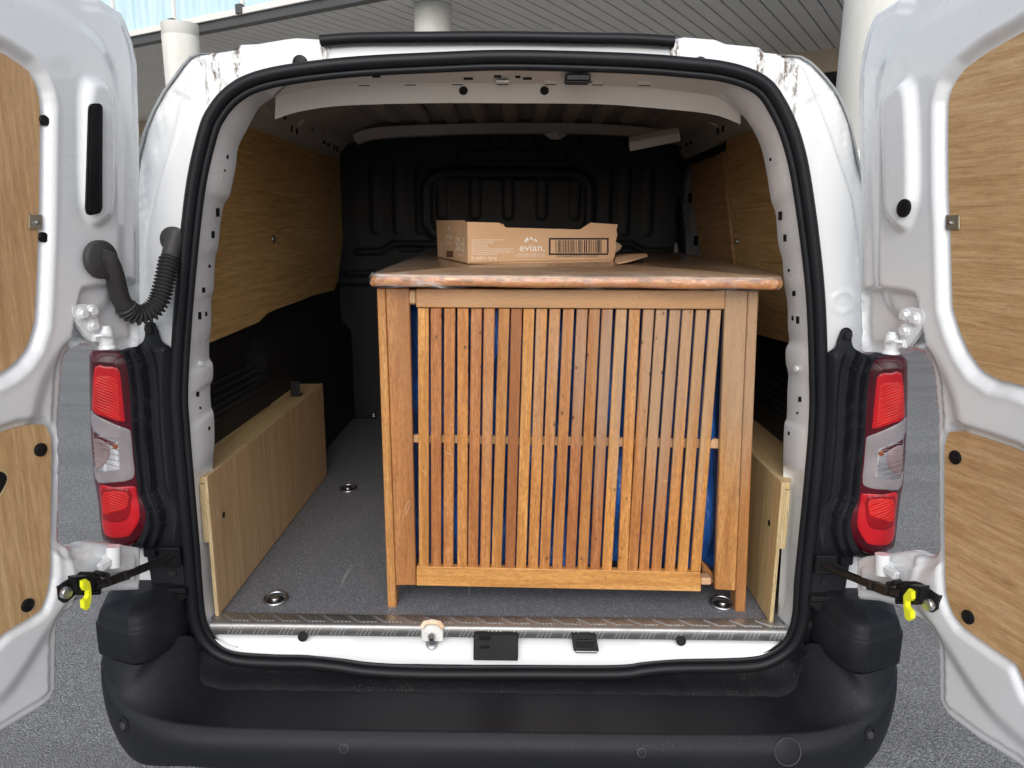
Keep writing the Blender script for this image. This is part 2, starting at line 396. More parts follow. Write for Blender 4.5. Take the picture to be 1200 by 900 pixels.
KN = [(444, 327), (475, 327), (492, 326.5), (517, 326), (544, 328), (572, 325), (586, 328), (607, 327), (637, 327), (660, 326), (686, 329), (712, 328), (755, 328.5), (784, 328), (820, 328), (844, 329), (885, 329)]
m = NT('knotty_edge'); v = m.mapp((1.3, 1, 2.4)); a = m.noise(v, 22, 5, .6, 1.2); nd = m.noise(m.co, 60, 3)
c_ = m.ramp(a, [(.3, (.30, .105, .03)), (.45, (.46, .22, .07)), (.55, (.40, .13, .045)), (.7, (.60, .36, .17))]); xyz = m.sep()
rr_ = random.Random(5)
for kx, ky in KN:
    p_ = UY(kx, ky, .047); dx = m.math('DIVIDE', m.math('SUBTRACT', xyz[0], p_[0]-.15), rr_.uniform(.010, .017)); dz = m.math('DIVIDE', m.math('SUBTRACT', xyz[2], p_[2]-.58), rr_.uniform(.005, .008))
    d = m.math('SQRT', m.math('ADD', m.math('MULTIPLY', dx, dx), m.math('MULTIPLY', dz, dz))); d = m.math('ADD', d, m.math('MULTIPLY', m.math('SUBTRACT', nd, .5), 2.6))
    c_ = m.mix(m.ramp(d, [(.0, (.85, .85, .85)), (.35, (.5, .5, .5)), (.6, (.55, .55, .55)), (1., (0, 0, 0))]), c_, (.15, .05, .02))
m.col(c_).set(Roughness=.3, Coat_Weight=.5); m.bump(a, .5, .004)

m = NT('film'); m.b.inputs['Base Color'].default_value = (.9, .92, .94, 1)           # thin wrapping film: mostly clear, glossy wrinkles
tr = m.n('ShaderNodeBsdfTransparent'); mx = m.n('ShaderNodeMixShader'); gl = m.b; out = m.t.nodes['Material Output']
nn = m.noise(m.mapp((1.1, 3.2, 4)), 9, 5, .65, 1.2); m.set(Roughness=.18); m.bump(nn, 1., .012)
m.l(m.ramp(nn, [(.45, (.02, .02, .02)), (.60, (.07, .07, .07)), (.72, (.35, .35, .35))]), mx.inputs[0]); m.l(tr.outputs[0], mx.inputs[1]); m.l(gl.outputs[0], mx.inputs[2]); m.l(mx.outputs[0], out.inputs[0])

m = NT('tarp'); v = m.mapp((5, 5, 1.6)); a = m.noise(v, 5, 5, .6, 1.); wv = m.n('ShaderNodeTexWave', i_Scale=160.); m.l(m.co, wv.inputs[0])
m.col(m.ramp(a, [(.35, (.008, .06, .24)), (.6, (.012, .11, .42)), (.78, (.07, .25, .6))])).set(Roughness=.3); m.bump(wv.outputs['Fac'], .12, .001, m.bump(a, .9, .02))

m = NT('vinyl_floor'); d = m.vor(m.co, 600); d2 = m.vor(m.co, 190); n1 = m.noise(m.co, 3.2, 6, .7)
c_ = m.mix(m.ramp(d, ramp3(.2, .5)), (.18, .185, .20), (.115, .12, .133)); c_ = m.mix(m.math('MULTIPLY', m.ramp(m.vor(m.co, 520, out='Color'), ramp3(.72, .80)), .75), c_, (.36, .37, .41))
c_ = m.mix(m.math('MULTIPLY', m.ramp(n1, ramp3(.5, .72)), .35), c_, (.26, .25, .24))
sc1 = m.n('ShaderNodeTexNoise', i_Scale=1., i_Detail=4.); m.l(m.mapp((34, 2.4, 1), (0, 0, .22)), sc1.inputs['Vector'])
c_ = m.mix(m.math('MULTIPLY', m.ramp(sc1.outputs['Fac'], ramp3(.68, .76)), .6), c_, (.5, .5, .5))
m.col(c_).set(Roughness=.52); m.bump(d, .3, .0008)

def asphalt_mat():
    m = NT('asphalt'); d = m.vor(m.co, 230); c3 = m.vor(m.co, 230, out='Color'); n1 = m.noise(m.co, .8, 5, .6); n2 = m.noise(m.co, 420, 3, .7)
    g = m.ramp(m.math('MULTIPLY', m.math('ADD', c3, n2), .5), [(.3, (.075, .078, .082)), (.48, (.185, .188, .196)), (.62, (.29, .295, .305)), (.76, (.50, .51, .52))])
    sm_ = m.n('ShaderNodeTexNoise', i_Scale=1., i_Detail=5.); m.l(m.mapp((.5, 3.2, 1), (0, 0, .3)), sm_.inputs['Vector']); g = m.mix(m.math('MULTIPLY', m.ramp(sm_.outputs['Fac'], ramp3(.48, .62)), .35), g, (.11, .11, .112))
    g = m.mix(m.math('MULTIPLY', m.ramp(n1, ramp3(.35, .7)), .45), g, (.24, .24, .245))
    m.col(g).set(Roughness=.85); m.bump(m.math('SUBTRACT', 1., d), .9, .004)
asphalt_mat()
def metal(name, c, rough, dirt=None, metallic=1., sc=20, amt=.5):
    m = NT(name); n1 = m.noise(m.co, sc, 5, .65)
    m.col(m.mix(m.math('MULTIPLY', m.ramp(n1, ramp3(.4, .7)), amt), c, dirt or tuple(x*.5 for x in c))).set(Metallic=metallic, Roughness=m.math('ADD', m.math('MULTIPLY', n1, .25), rough-.1))
    m.bump(m.noise(m.co, 200, 2), .1, .0005); return m
metal('aluminium', (.36, .36, .36), .42, (.22, .21, .20), .85); metal('bright_metal', (.85, .85, .85), .3, (.6, .6, .6)); metal('steel', (.52, .53, .55), .3); metal('zinc', (.60, .60, .56), .35, (.5, .46, .3))
metal('dark_steel', (.016, .015, .015), .42, (.03, .028, .026), .3, 30, .5)
m = NT('yellow_plastic'); m.col((.78, .80, .02)).set(Roughness=.4)
m = NT('foam'); m.col(m.ramp(m.noise(m.co, 50, 3), [(.4, (.62, .42, .26)), (.65, (.72, .60, .47))])).set(Roughness=.9)
m = NT('white_plastic'); m.col((.62, .62, .6)).set(Roughness=.5)

def lens(name, c, c2=None, rib=0, rot=0, trans=0., sc=(1, 1, 1), rough=.12):
    m = NT(name); n1 = m.noise(m.co, 16, 2)
    cc = m.ramp(n1, [(.3, c), (.7, c2 or c)])
    if rib:
        wv = m.n('ShaderNodeTexWave', i_Scale=rib, bands_direction='Z'); m.l(m.mapp(sc, (0, rot, 0)), wv.inputs[0])
        cc = m.mix(m.math('MULTIPLY', wv.outputs['Fac'], .55), cc, tuple(x*.35 for x in c)); m.bump(wv.outputs['Fac'], .5, .0015)
    m.col(cc).set(Roughness=rough+.15, Coat_Weight=.35, Coat_Roughness=.03, Specular_IOR_Level=.3); return m
lens('lens_dark_red', (.07, .002, .008), (.10, .003, .010)); lens('lens_red', (.95, .012, .006), (.62, .004, .004), 85, .45, rough=.2)
lens('lens_deep', (.34, .004, .010), (.26, .003, .008)); lens('lens_red_flat', (.62, .012, .02), (.5, .008, .015)); lens('lens_maroon', (.055, .003, .008), (.08, .004, .01))
lens('lens_frost', (.25, .225, .23), (.36, .32, .33)); lens('lens_chrome', (.66, .66, .69), (.22, .20, .21), 150, -.5, rough=.05); lens('lens_amber', (.30, .09, .035), (.22, .06, .03))
lens('lens_rose', (.36, .27, .27), (.20, .13, .13)); M['lens_chrome'].node_tree.nodes['Principled BSDF'].inputs['Metallic'].default_value = .6

m = NT('cardboard'); n1 = m.noise(m.co, 8, 3); n2 = m.noise(m.mapp((1, 1, 1)), 150, 3, .6); m.col(m.ramp(n1, [(.3, (.62, .38, .205)), (.7, (.70, .44, .255))])).set(Roughness=.85); m.bump(n2, .3, .0008)
m = NT('card_edge'); m.col((.36, .25, .16)).set(Roughness=.95); m.bump(m.noise(m.co, 300, 3), 1., .002)
m = NT('print_white'); m.col((.92, .87, .80)).set(Roughness=.7)
m = NT('print_dark'); m.col((.035, .022, .028)).set(Roughness=.7)
m = NT('print_brown'); m.col((.17, .07, .04)).set(Roughness=.7)
def wallmat(name, c, rough=.8, sc=3, amt=.25, dirt=None, st=.2):
    m = NT(name); n1 = m.noise(m.mapp((1, 1, .35)), sc, 6, .65); m.col(m.mix(m.math('MULTIPLY', m.ramp(n1, ramp3(.4, .75)), amt), c, dirt or tuple(x*.6 for x in c))).set(Roughness=rough); m.bump(m.noise(m.co, 40, 4), st, .004); return m
wallmat('column_concrete', (.66, .66, .62), .75, 4, .35, (.38, .35, .27)); wallmat('soffit_metal', (.78, .75, .71), .5, .8, .25, st=.03); wallmat('fascia_dark', (.07, .07, .07), .5)
wallmat('stone_band', (.55, .44, .31), .8, 4, .3); wallmat('far_wall', (.62, .60, .54), .8, 1.5, .2)
m = NT('soffit_gap'); m.col((.02, .02, .018)).set(Roughness=.9)
m = NT('fascia_glass'); n1 = m.noise(m.mapp((9, 9, .5)), 1., 5, .7)
m.col(m.ramp(n1, [(.35, (.42, .62, .69)), (.6, (.60, .77, .82))])).set(Roughness=.12, Coat_Weight=1., Coat_Roughness=.03)  # the sky's pale cyan reflection is put into the base colour
m = NT('dark_glass'); m.col((.01, .012, .012)).set(Roughness=.08)
m = NT('teal_glass'); m.col((.03, .13, .12)).set(Roughness=.3)

# ------------------------------------------------------------------ ground
m_ = relief('asphalt_ground', (-300, 300, -200, 400), 20, None, None, lambda P, h: np.stack([P[:, 0], P[:, 1], h], 1), 'asphalt', kind='structure')

# ------------------------------------------------------------------ building behind the van: canopy, columns, glass band
HS = 3.9; A = math.radians(30.5); EP = np.array([math.sin(A), math.cos(A), 0]); EF = np.array([math.cos(A), -math.sin(A), 0])     # plank direction, fascia direction
FO = UZ(300, 24, HS)                                # a point of the fascia's lower edge
def FP(s, d, z): p = FO+EF*s+EP*d; p[2] = z; return p
RZ = Matrix.Rotation(-A, 4, 'Z')
bld = empty('office_building', FP(0, 0, 0).tolist(), 'grey office building with a slatted metal canopy and a band of pale blue glass', 'building')
# depth of the soffit up to the facade wall
dw = (UZ(950, 60, HS)-FO)@EP
pm = None; pitchw = .187; NPL = 124; s0 = -14.6
for i in range(NPL):
    bm = bmesh.new(); s = s0+i*pitchw
    a = FP(s, .12, HS); L = dw-.14
    if pm is None:
        boxbm(bm, 0, pitchw-.022, 0, L, 0, .04, .004); me = D.meshes.new('soffit_plank'); bm.to_mesh(me); me.materials.append(M['soffit_metal']); pm = me
    else: bm.free()
    o = link('soffit_plank', pm, bld); o.location = Vector(a)-base(bld); o.rotation_euler = (0, 0, -A); o.location.z += random.uniform(0, .002)
s1 = s0+NPL*pitchw
def obox(name, s0_, s1_, d0, d1, z0, z1, mat, parent=bld, bev=.004, **k):
    Q = [FP(s0_, d0, z0), FP(s1_, d0, z0), FP(s1_, d0, z1), FP(s0_, d0, z1), FP(s0_, d1, z0), FP(s1_, d1, z0), FP(s1_, d1, z1), FP(s0_, d1, z1)]
    return hexa(name, Q, mat, parent, bev, **k)
obox('canopy_roof', s0, s1, .1, dw+.4, HS+.05, HS+.5, 'soffit_gap')
obox('fascia_edge', s0, s1, -.02, .1, HS-.02, HS+.10, 'fascia_dark')
obox('fascia_trim', s0, s1, -.06, -.024, HS+.085, HS+.16, 'soffit_metal')
dm = 1.35; sm = ((UZ(199, 40, HS)-FO)@EF)
for i in range(-9, 7):
    a = sm+i*dm
    obox('glass_panel', a+.025, a+dm-.025, .0, .03, HS+.165, HS+1.55, 'fascia_glass')
    obox('mullion', a-.022, a+.022, -.03, .03, HS+.165, HS+1.55, 'soffit_metal')
    obox('bracket', a-.05, a+.05, -.09, -.03, HS+.09, HS+.2, 'fascia_dark')
obox('glass_band_top', s0, s1, -.05, .1, HS+1.56, HS+1.7, 'soffit_metal')
# facade wall: light wall, stone band, dark shop window
obox('facade_wall', s0, s1, dw+.12, dw+.4, 0, HS-.28, 'far_wall')
for i in range(14):
    a = s0+i*1.6+.3; obox('stone_band_block', a, a+1.59, dw-.02, dw+.2, HS-.30, HS+.02, 'stone_band')
sw = (UZ(950, 72, HS-.3)-FO)@EF
obox('shop_window', sw-1.2, sw+3.2, dw+.06, dw+.1, .4, HS-.3, 'dark_glass'); obox('window_sticker', sw+1.15, sw+1.45, dw+.04, dw+.055, 2.55, 2.8, 'teal_glass')
def column(px, Dist, r, label):
    d = ray(px, 60); d = d/np.hypot(d[0], d[1])*Dist; x, y = C[0]+d[0], C[1]+d[1]
    t = empty('round_column', (x, y, 0), label, 'column', 'round concrete columns under the canopy'); V = []; Fc = []
    prof = [(r*1.02, 0), (r*1.02, .12), (r, .14), (r, 1.98), (r*.985, 1.985), (r*.985, 1.995), (r, 2.0), (r, HS-.16), (r*.985, HS-.155), (r*.985, HS-.145), (r, HS-.14), (r, HS-.002)]; n = 40
    for rr, z in prof:
        for k in range(n): V.append((x+rr*math.cos(k/n*2*math.pi), y+rr*math.sin(k/n*2*math.pi), z))
    for j in range(len(prof)-1):
        for k in range(n): Fc.append((j*n+k, j*n+(k+1) % n, (j+1)*n+(k+1) % n, (j+1)*n+k))
    mobj('shaft', V, Fc, 'column_concrete', t, sharp=40)
column(213, 11.0, .225, 'round pale column seen between the open left door and the van roof')
column(508, 9.3, .215, 'round pale column rising above the middle of the van roof')
column(1030, 6.3, .265, 'thick round pale column just behind the open right door')

# ================================================================== VAN
van = empty('delivery_van', (0, 0, 0), 'white delivery van with both rear doors open and a plywood lined cargo bay', 'van')
SEAL = [(585, 72), (525, 74), (425, 79), (350, 87), (303, 97), (275, 112), (256, 134), (245, 160), (231, 225), (219, 340), (212, 450), (214, 500), (219, 560), (226, 640), (229, 680), (234, 725), (248, 752), (275, 767), (320, 771), (362, 772), (400, 776), (435, 781), (500, 784),
        (600, 784), (720, 784), (755, 780), (790, 777), (875, 775), (905, 767), (926, 750), (936, 722), (939, 680), (943, 640), (951, 560), (956, 500), (957, 450), (953, 340), (939, 225), (926, 165), (908, 124), (888, 100), (850, 86), (800, 80), (745, 76), (660, 73)]
sealc = cr(SEAL, 6, True); seal3 = pxY(sealc, 0); seal2 = seal3[:, [0, 2]]
# rear frame of pressed white steel round the opening
OUT = [(585, 44), (789, 45), (803, 42), (840, 45), (852, 50), (892, 54), (897, 60), (915, 62), (940, 62), (957, 72), (975, 92), (985, 105), (995, 125), (1002, 145), (1009, 180)]
OUTL = [(378, 45), (345, 43), (330, 45), (300, 50), (278, 51), (275, 57), (250, 61), (237, 60), (227, 59), (215, 66), (200, 87), (187, 105), (175, 127), (165, 150), (158, 178)]
o2 = [tuple(p) for p in pxz(OUT, 0)]+[(.765, 1.40), (.80, 1.28), (.815, 1.2), (.815, .50), (.79, .44), (-.79, .44), (-.82, .5), (-.82, 1.2), (-.805, 1.28), (-.77, 1.4)]+[tuple(p) for p in pxz(OUTL[::-1], 0)]
out2 = np.array(o2)
creL = cr(pxz([(245, 62), (232, 66), (222, 90), (212, 115), (204, 150), (190, 200), (180, 240), (170, 300), (166, 400)], 0), 5)
creR = cr(pxz([(915, 64), (940, 78), (950, 100), (956, 112), (967, 140), (985, 190), (999, 235), (1008, 300), (1012, 400)], 0), 5)
def hframe(P):
    x, z = P.T; d = sdp(P, out2); h = -.012*ss(-.010, 0, d)
    for cre, s in ((creL, -1), (creR, 1)):
        dl = sdl(P, cre); zi = np.interp(z, cre[::-1, 1], cre[::-1, 0]); outb = ss(-.004, .004, s*(x-zi))*(z > 1.1)*(z < cre[0, 1]+.02)
        h -= .016*outb; h += .004*np.exp(-(dl/.005)**2)*(z > 1.2)
        caulk = np.exp(-((s*(x-zi)-.035)/.02)**2)*(z > 1.45)*(z < 1.72); h += caulk*.005*vnoise(P, 120, 3)
        lx, lz = (-.683, 1.28) if s < 0 else (.69, 1.31)
        r = np.hypot(x-lx, z-lz); h += .0025*(ss(.026, .022, r)-ss(.019, .015, r))
    # stepped seams in the top corners
    for a, b in (((-.575, 1.758), (-.515, 1.70)), ((.56, 1.752), (.50, 1.70)), ((-.63, 1.70), (-.60, 1.685)), ((.615, 1.70), (.585, 1.685))):
        h -= .004*np.exp(-(sdl(P, np.array([a, b]))/.004)**2)
    h += .0007*vnoise(P, 30, 8)
    return h
rear_frame = relief('rear_frame', (-.83, .83, .43, 1.81), .0055, lambda P: np.maximum(sdp(P, out2), -sdp(P, seal2)), hframe, TY(0), 'white_body', van)
# outer skin running forward from the frame's outline
def skin():
    ring = resample(np.r_[out2, out2[:1]], 260)[:-1]; cx, cz = 0, 1.15; rows = []
    for y, k in ((.012, 1.), (.02, 1.0), (.05, 1.0), (.15, 1.003), (.3, 1.01), (.5, 1.03), (1., 1.045), (2.6, 1.045), (3.2, 1.0), (3.6, .9)):
        q = np.stack([ring[:, 0]*k, np.full(len(ring), y), cz+(ring[:, 1]-cz)*1.-.012*min(1, y*4)*(ring[:, 1] > 1.5)-(.25*max(0, y-3.1)*(ring[:, 1] > 1.2))], 1); q[:, 2] = np.maximum(q[:, 2], .36); b_ = ss(0, .45, y); ax = np.abs(q[:, 0]); q[:, 0] += np.sign(q[:, 0])*b_*np.maximum(0, .81-ax)*ss(1.86, 1.70, q[:, 2])*(ax > .5)*(q[:, 2] > 1); q[:, 2] += .10*ss(.05, .6, y)*ss(1.5, 1.75, q[:, 2])*(y < 3.1); rows.append(q)
    o = loft('outer_body', rows, 'white_paint', van, closed=True, sharp=60)
    extrude('front_wall', rows[-1], (0, .02, 0), 'white_paint', van)
skin()
# roof strip seal
st = cr(pxY([(376, 48), (420, 45), (500, 44), (585, 43.5), (680, 45), (740, 46), (790, 49)], -.012), 5)
tube('roof_strip', st, .0125, 'rubber', van, 12, sx=.85)
for px_, py_ in ((352, 74), (820, 76)):            # grommets half hidden by the door seal
    disc('grommet', UY(px_, py_, 0), (0, -1, 0), .0145, .004, 'trim_plastic', van)
# door seal: a fat outer tube and a thin inner one
cen = seal2.mean(axis=0)
def offs(poly, o):
    t = np.roll(poly, -1, 0)-np.roll(poly, 1, 0); t /= np.linalg.norm(t, axis=1)[:, None]; n = np.stack([-t[:, 1], t[:, 0]], 1)
    s = np.sign(((poly+n*.01-cen)**2).sum(1)-((poly-cen)**2).sum(1)).mean(); return poly+n*o*np.sign(s)
for o_, r_, yy, sx in ((.0062, .0125, -.010, 1.), (-.0105, .0072, -.006, 1.)):
    q = offs(seal2, o_); P3 = np.stack([q[:, 0], np.full(len(q), yy), q[:, 1]], 1)
    V, Fc = tubeV(P3, r_, 12, True, sx)
    if o_ > 0: seal_o = mobj('door_seal', V, Fc, 'rubber', van)
    else: mobj('seal_lip', V, Fc, 'rubber', seal_o)
# inner pillars: white surface from the seal to a wavy cut edge, with slots
LIPL = [(392, 96), (350, 106), (325, 112), (308, 122), (300, 131), (290, 150), (279, 172), (276, 195), (270, 225), (268, 231), (262, 240), (258, 262), (255.5, 290), (252, 303), (250, 340), (247.5, 350), (247, 385), (245, 400), (245, 420), (249, 428), (249, 445), (246, 452), (247, 478), (250, 486), (251, 520), (249, 545), (249, 600), (252, 660), (255, 715)]
LIPR = [(820, 104), (840, 113), (857, 123), (873, 138), (883, 153), (892, 173), (898, 200), (902, 225), (904, 236), (909, 250), (911, 275), (913, 290), (917, 305), (919, 335), (921, 345), (923, 360), (923.5, 385), (925, 400), (921, 410), (921, 425), (924, 440), (923, 455), (922, 490), (919, 500), (918, 540), (918, 600), (915, 660), (911, 722)]
def pillar(side, lip, slots, holes):
    lp = resample(cr(pxY(lip, .075), 4), 240)
    path = sorted([p for p in cr(SEAL, 6, True) if ((p[0] < 392) if side < 0 else (p[0] > 812)) and p[1] < 762], key=lambda p: math.atan2(abs(p[0]-585), 430-p[1]))
    p3 = resample(pxY(path, .0), 240)
    c3 = np.array([0, 0, cen[1]]); p3[:, [0, 2]] += (c3[[0, 2]]-p3[:, [0, 2]])*.008
    mid = p3*.66+lp*.34; m2 = p3*.58+lp*.42; low = ss(.96, .92, lp[:, 2]); mid[:, 1] = .008+.048*low; m2[:, 1] = .020+.045*low
    r1 = p3*.84+lp*.16; r1[:, 1] = -.008+.04*low
    lp2 = lp.copy(); lp2[:, 1] += .012; lp2[:, 0] -= side*-.004
    L = loft('door_pillar', [p3, r1, mid, m2, lp, lp2], 'white_paint', van, sharp=45, flip=side < 0)
    for px_, py_, w_, h_ in slots: cut('slot', [L], px_, py_, w_*560, h_*560*.9, 'dark_hole', L, rnd=w_*560 < 2.7)
    for px_, py_, r_ in holes:
        c, n_ = hit_on([L], px_, py_); disc('plug', c, n_, r_*.75, .005, 'white_plastic', L, 14)
    return L
pillar(-1, LIPL, [(255.5, 249, .007, .020), (250, 275, .006, .016), (246, 312, .004, .008), (239, 340, .006, .012), (234.5, 370, .006, .017), (242, 368, .004, .012), (232, 462, .006, .012), (235, 478, .004, .006), (245.5, 502, .004, .010), (267, 184, .004, .010), (264, 200, .003, .005)],
       [(235, 426, .009)])
pillar(1, LIPR, [(914, 253, .007, .020), (919.5, 279, .006, .016), (924, 317, .004, .008), (930, 344, .006, .012), (934.5, 375, .006, .017), (928.5, 373, .004, .012), (937, 468, .006, .012), (934, 484, .004, .006), (924, 508, .004, .010), (902.5, 187, .004, .008)],
       [(934, 432, .009)])
# header: flange under the seal, then a beam with holes
def arc(p, Y, n=40): return resample(cr(pxY(p, Y), 6), n)
h0 = arc([(345, 93), (430, 86), (585, 79), (740, 83), (850, 93)], .0)
h1 = arc([(322, 113), (350, 106), (400, 98), (500, 96.5), (600, 97), (700, 99), (780, 104), (840, 112), (868, 120)], .07)
h1b = h1+np.array([0, .006, 0])
h2 = arc([(322, 140), (350, 131), (400, 124), (500, 121), (600, 121), (700, 122), (770, 127), (835, 134), (868, 146)], .12)
h3 = h2+np.array([0, .05, .012])
hd = loft('header_beam', [h0, h1, h1b, h2, h3], 'grey_primer', van, sharp=30)
for px_ in (427, 481, 536, 589, 645, 700, 755):    # folded tabs along the flange
    yy = 97.3+abs(px_-590)**2*.00004; cut('tab_gap', [hd], px_, yy+1.8, 13, 1.3, 'dark_hole', hd); cut('tab', [hd], px_, yy, 15, 2.6, 'grey_primer', hd, out=.003)
for px_, py_ in ((543, 106.5), (638, 106.5)):
    cut('hole', [hd], px_, py_, 10.5, 10, 'dark_hole', hd, True)
for px_, py_, w_ in ((549, 92.5, .018), (618, 92.5, .018), (607, 90.5, .010), (583, 90, .014), (441, 90, .016)):
    cut('slot', [hd], px_, py_, w_*600, 2.4, 'dark_hole', hd)
la = UY(676, 94, .035)                              # interior lamp / lock under the header
fr = box('header_latch', la[0]-.024, la[0]+.024, .0, .045, la[2]-.008, la[2]+.006, 'trim_plastic', van, .003)
box('latch_rim', la[0]-.027, la[0]+.027, -.004, .0, la[2]-.011, la[2]-.008, 'trim_plastic', fr, .001)
# ceiling: roof skin, long ribs, cross bow
CZ = 1.845
def ceil(): 
    rows = []
    for y in np.linspace(.06, 1.95, 12):
        xs = np.linspace(-.70, .70, 30)*(.84+.16*ss(0, .45, y)); z_ = CZ+.02*(1-(xs/.7)**2)-.05*ss(.5, .7, abs(xs)); rows.append(np.stack([xs, np.full(30, y), 1.70+(z_-1.70)*(.35+.65*ss(0, .6, y))], 1))
    return rows
loft('roof_skin', ceil(), 'roof_primer', van)
for x in (-.55, -.44, -.33, -.22, -.11, 0, .11, .22, .33, .44, .55):
    hexa('roof_rib', [(x-.02, .55, CZ-.014), (x+.02, .55, CZ-.014), (x+.03, .55, CZ+.012), (x-.03, .55, CZ+.012), (x-.02, 1.45, CZ-.014), (x+.02, 1.45, CZ-.014), (x+.03, 1.45, CZ+.012), (x-.03, 1.45, CZ+.012)], 'roof_primer', van, .004)
b0 = arc([(415, 163), (440, 155), (520, 151), (600, 149.5), (680, 150), (740, 153), (785, 158)], 1.60); b1 = arc([(418, 168), (440, 162), (520, 157.5), (600, 156), (680, 156.5), (740, 159), (785, 165)], 1.62)
loft('roof_bow', [b0+np.array([0, -.02, .015]), b0, b1, b1+np.array([0, .05, .0])], 'grey_primer', van, sharp=40)
c = UY(651, 157, 1.6); mobj('bow_bracket', [c+np.array(q) for q in ((-.05, 0, .0), (.05, 0, .0), (.018, -.01, -.022), (-.018, -.01, -.022), (0, -.02, .01))], [(0, 1, 2, 3), (4, 1, 0), (4, 2, 1), (4, 3, 2), (4, 0, 3)], 'grey_primer', van, smooth=False)
bt = pxY([(738, 167), (797, 155)], .95); bb = pxY([(738, 178), (798, 166)], .95)
hexa('side_bow', [bt[0], bt[1], bb[1], bb[0]]+[q+np.array([0, .03, .02]) for q in (bt[0], bt[1], bb[1], bb[0])], 'grey_primer', van, .003)
# cantrails with slots, side panels
for s in (-1, 1):
    rows = []
    for y in np.linspace(.085, 1.9, 30):
        rows.append([(s*.752, y, 1.70), (s*.748, y, 1.745), (s*.735, y, 1.762), (s*.70, y, 1.80), (s*.645, y, 1.825), (s*.60, y, 1.850)])
    R_ = np.array(rows); f_ = ss(0, .45, R_[:, :, 1]); R_[:, :, 0] -= s*.10*(1-f_); R_[:, :, 2] = 1.70+(R_[:, :, 2]-1.70)*(.35+.65*ss(0, .6, R_[:, :, 1])); R_[:, :, 0] += s*.004*np.sin(np.arange(30)*1.3)[:, None]
    ct = loft('cantrail', R_, 'grey_primer', van, sharp=35, flip=s > 0)
    mc = (lambda x: x) if s < 0 else (lambda x: 1189-x)
    for px_, py_, w_, h_ in ((330, 126, 2.2, 13), (334, 131, 2.2, 19), (327, 130, 1.6, 5), (342, 151, 2.4, 7), (348, 154, 2.4, 7), (366, 151, 1.5, 3), (380, 167, 3, 3), (385, 169.5, 3, 3), (392, 173, 1.6, 6), (395.5, 174.5, 1.6, 6), (399, 178, 1.4, 2)):
        cut('slot', [ct], mc(px_), py_, w_, h_, 'dark_hole', ct)
    for px_, py_, r_ in ((353, 143, .018), (394, 137, .014), (402, 149, .014), (372, 141, .010)):
        h_ = hit_on([ct], mc(px_), py_)
        if h_: disc('weld_nut', h_[0], h_[1], r_, .012, 'grey_primer', ct, 14)
    for pa, pb in (((365, 118), (368, 150)), ((310, 120), (324, 147)), ((383, 128), (384, 160)), ((340, 160), (410, 185))):
        a_, b_ = hit_on([ct], mc(pa[0]), pa[1]), hit_on([ct], mc(pb[0]), pb[1])
        if a_ and b_: tube('pressed_rib', [a_[0], (a_[0]+b_[0])/2, b_[0]], .005, 'grey_primer', ct, 8)
# left plywood liner
lw = [UX(249, 399, -.745), UX(300, 379, -.745), UX(304, 377, -.745), UX(314, 367, -.745), UX(325, 362, -.745), UX(345, 355, -.745), UX(365, 347, -.745), UX(392, 340, -.745), UX(396, 330, -.745), UX(411, 205, -.745), UX(412, 192, -.745), UX(405, 190, -.745), UX(300, 151, -.745), UX(280, 150, -.745)]
lw[0][1] = .30; lw[0][2] = 1.158; lw[-1][1] = .34; lw[-1][2] = 1.715
pl = extrude('plywood_liner', lw, (-.009, 0, 0), 'liner_ply', van, .001)
sc = UX(320, 280, -.744); disc('screw', sc, (1, 0, 0), .011, .005, 'steel', pl)
for px_ in (243, 412): pass
# black lower panels with ribs
def lowpan(s):
    ins = None
    def h(P):
        y, z = P.T; g = .0*y
        sh = ss(.55, .75, y)*ss(1.45, 1.25, y); top = 1.02+.10*sh
        g += .045*ss(top+.02, top-.05, z)*ss(.12, .3, y)
        for k in range(6):
            zz = .93+.028*k; g += .010*np.exp(-((z-zz+.02*(y-.4))/.006)**2)*ss(.30, .33, y)*ss(.72, .69, y)
        return g
    relief('lower_panel', (.09, 1.9, .56, 1.19), .014, None, h, lambda P, h_: np.stack([s*(.765-h_), P[:, 0], P[:, 1]], 1), 'inner_black', van)
lowpan(-1); lowpan(1)
for s, nm in ((-1, 'lower_panel'), (1, 'lower_panel.001')):
    lp0 = D.objects[nm]; mc = (lambda x: x) if s < 0 else (lambda x: 1175-x)
    for (xa, ya), (xb, yb) in (((249, 450), (307, 423)), ((249, 460), (310, 430)), ((249, 470), (313, 437)), ((249, 479), (315, 443)), ((249, 487), (317, 449)), ((249, 495), (318, 456))):
        h1_, h2_ = hit_on([lp0], mc(xa), ya), hit_on([lp0], mc(xb), yb)
        if h1_ and h2_: tube('vent_rib', [h1_[0], (h1_[0]+h2_[0])/2, h2_[0]], .0035, 'highlight_plastic', lp0, 8)  # ridge highlights put into the colour of the tubes
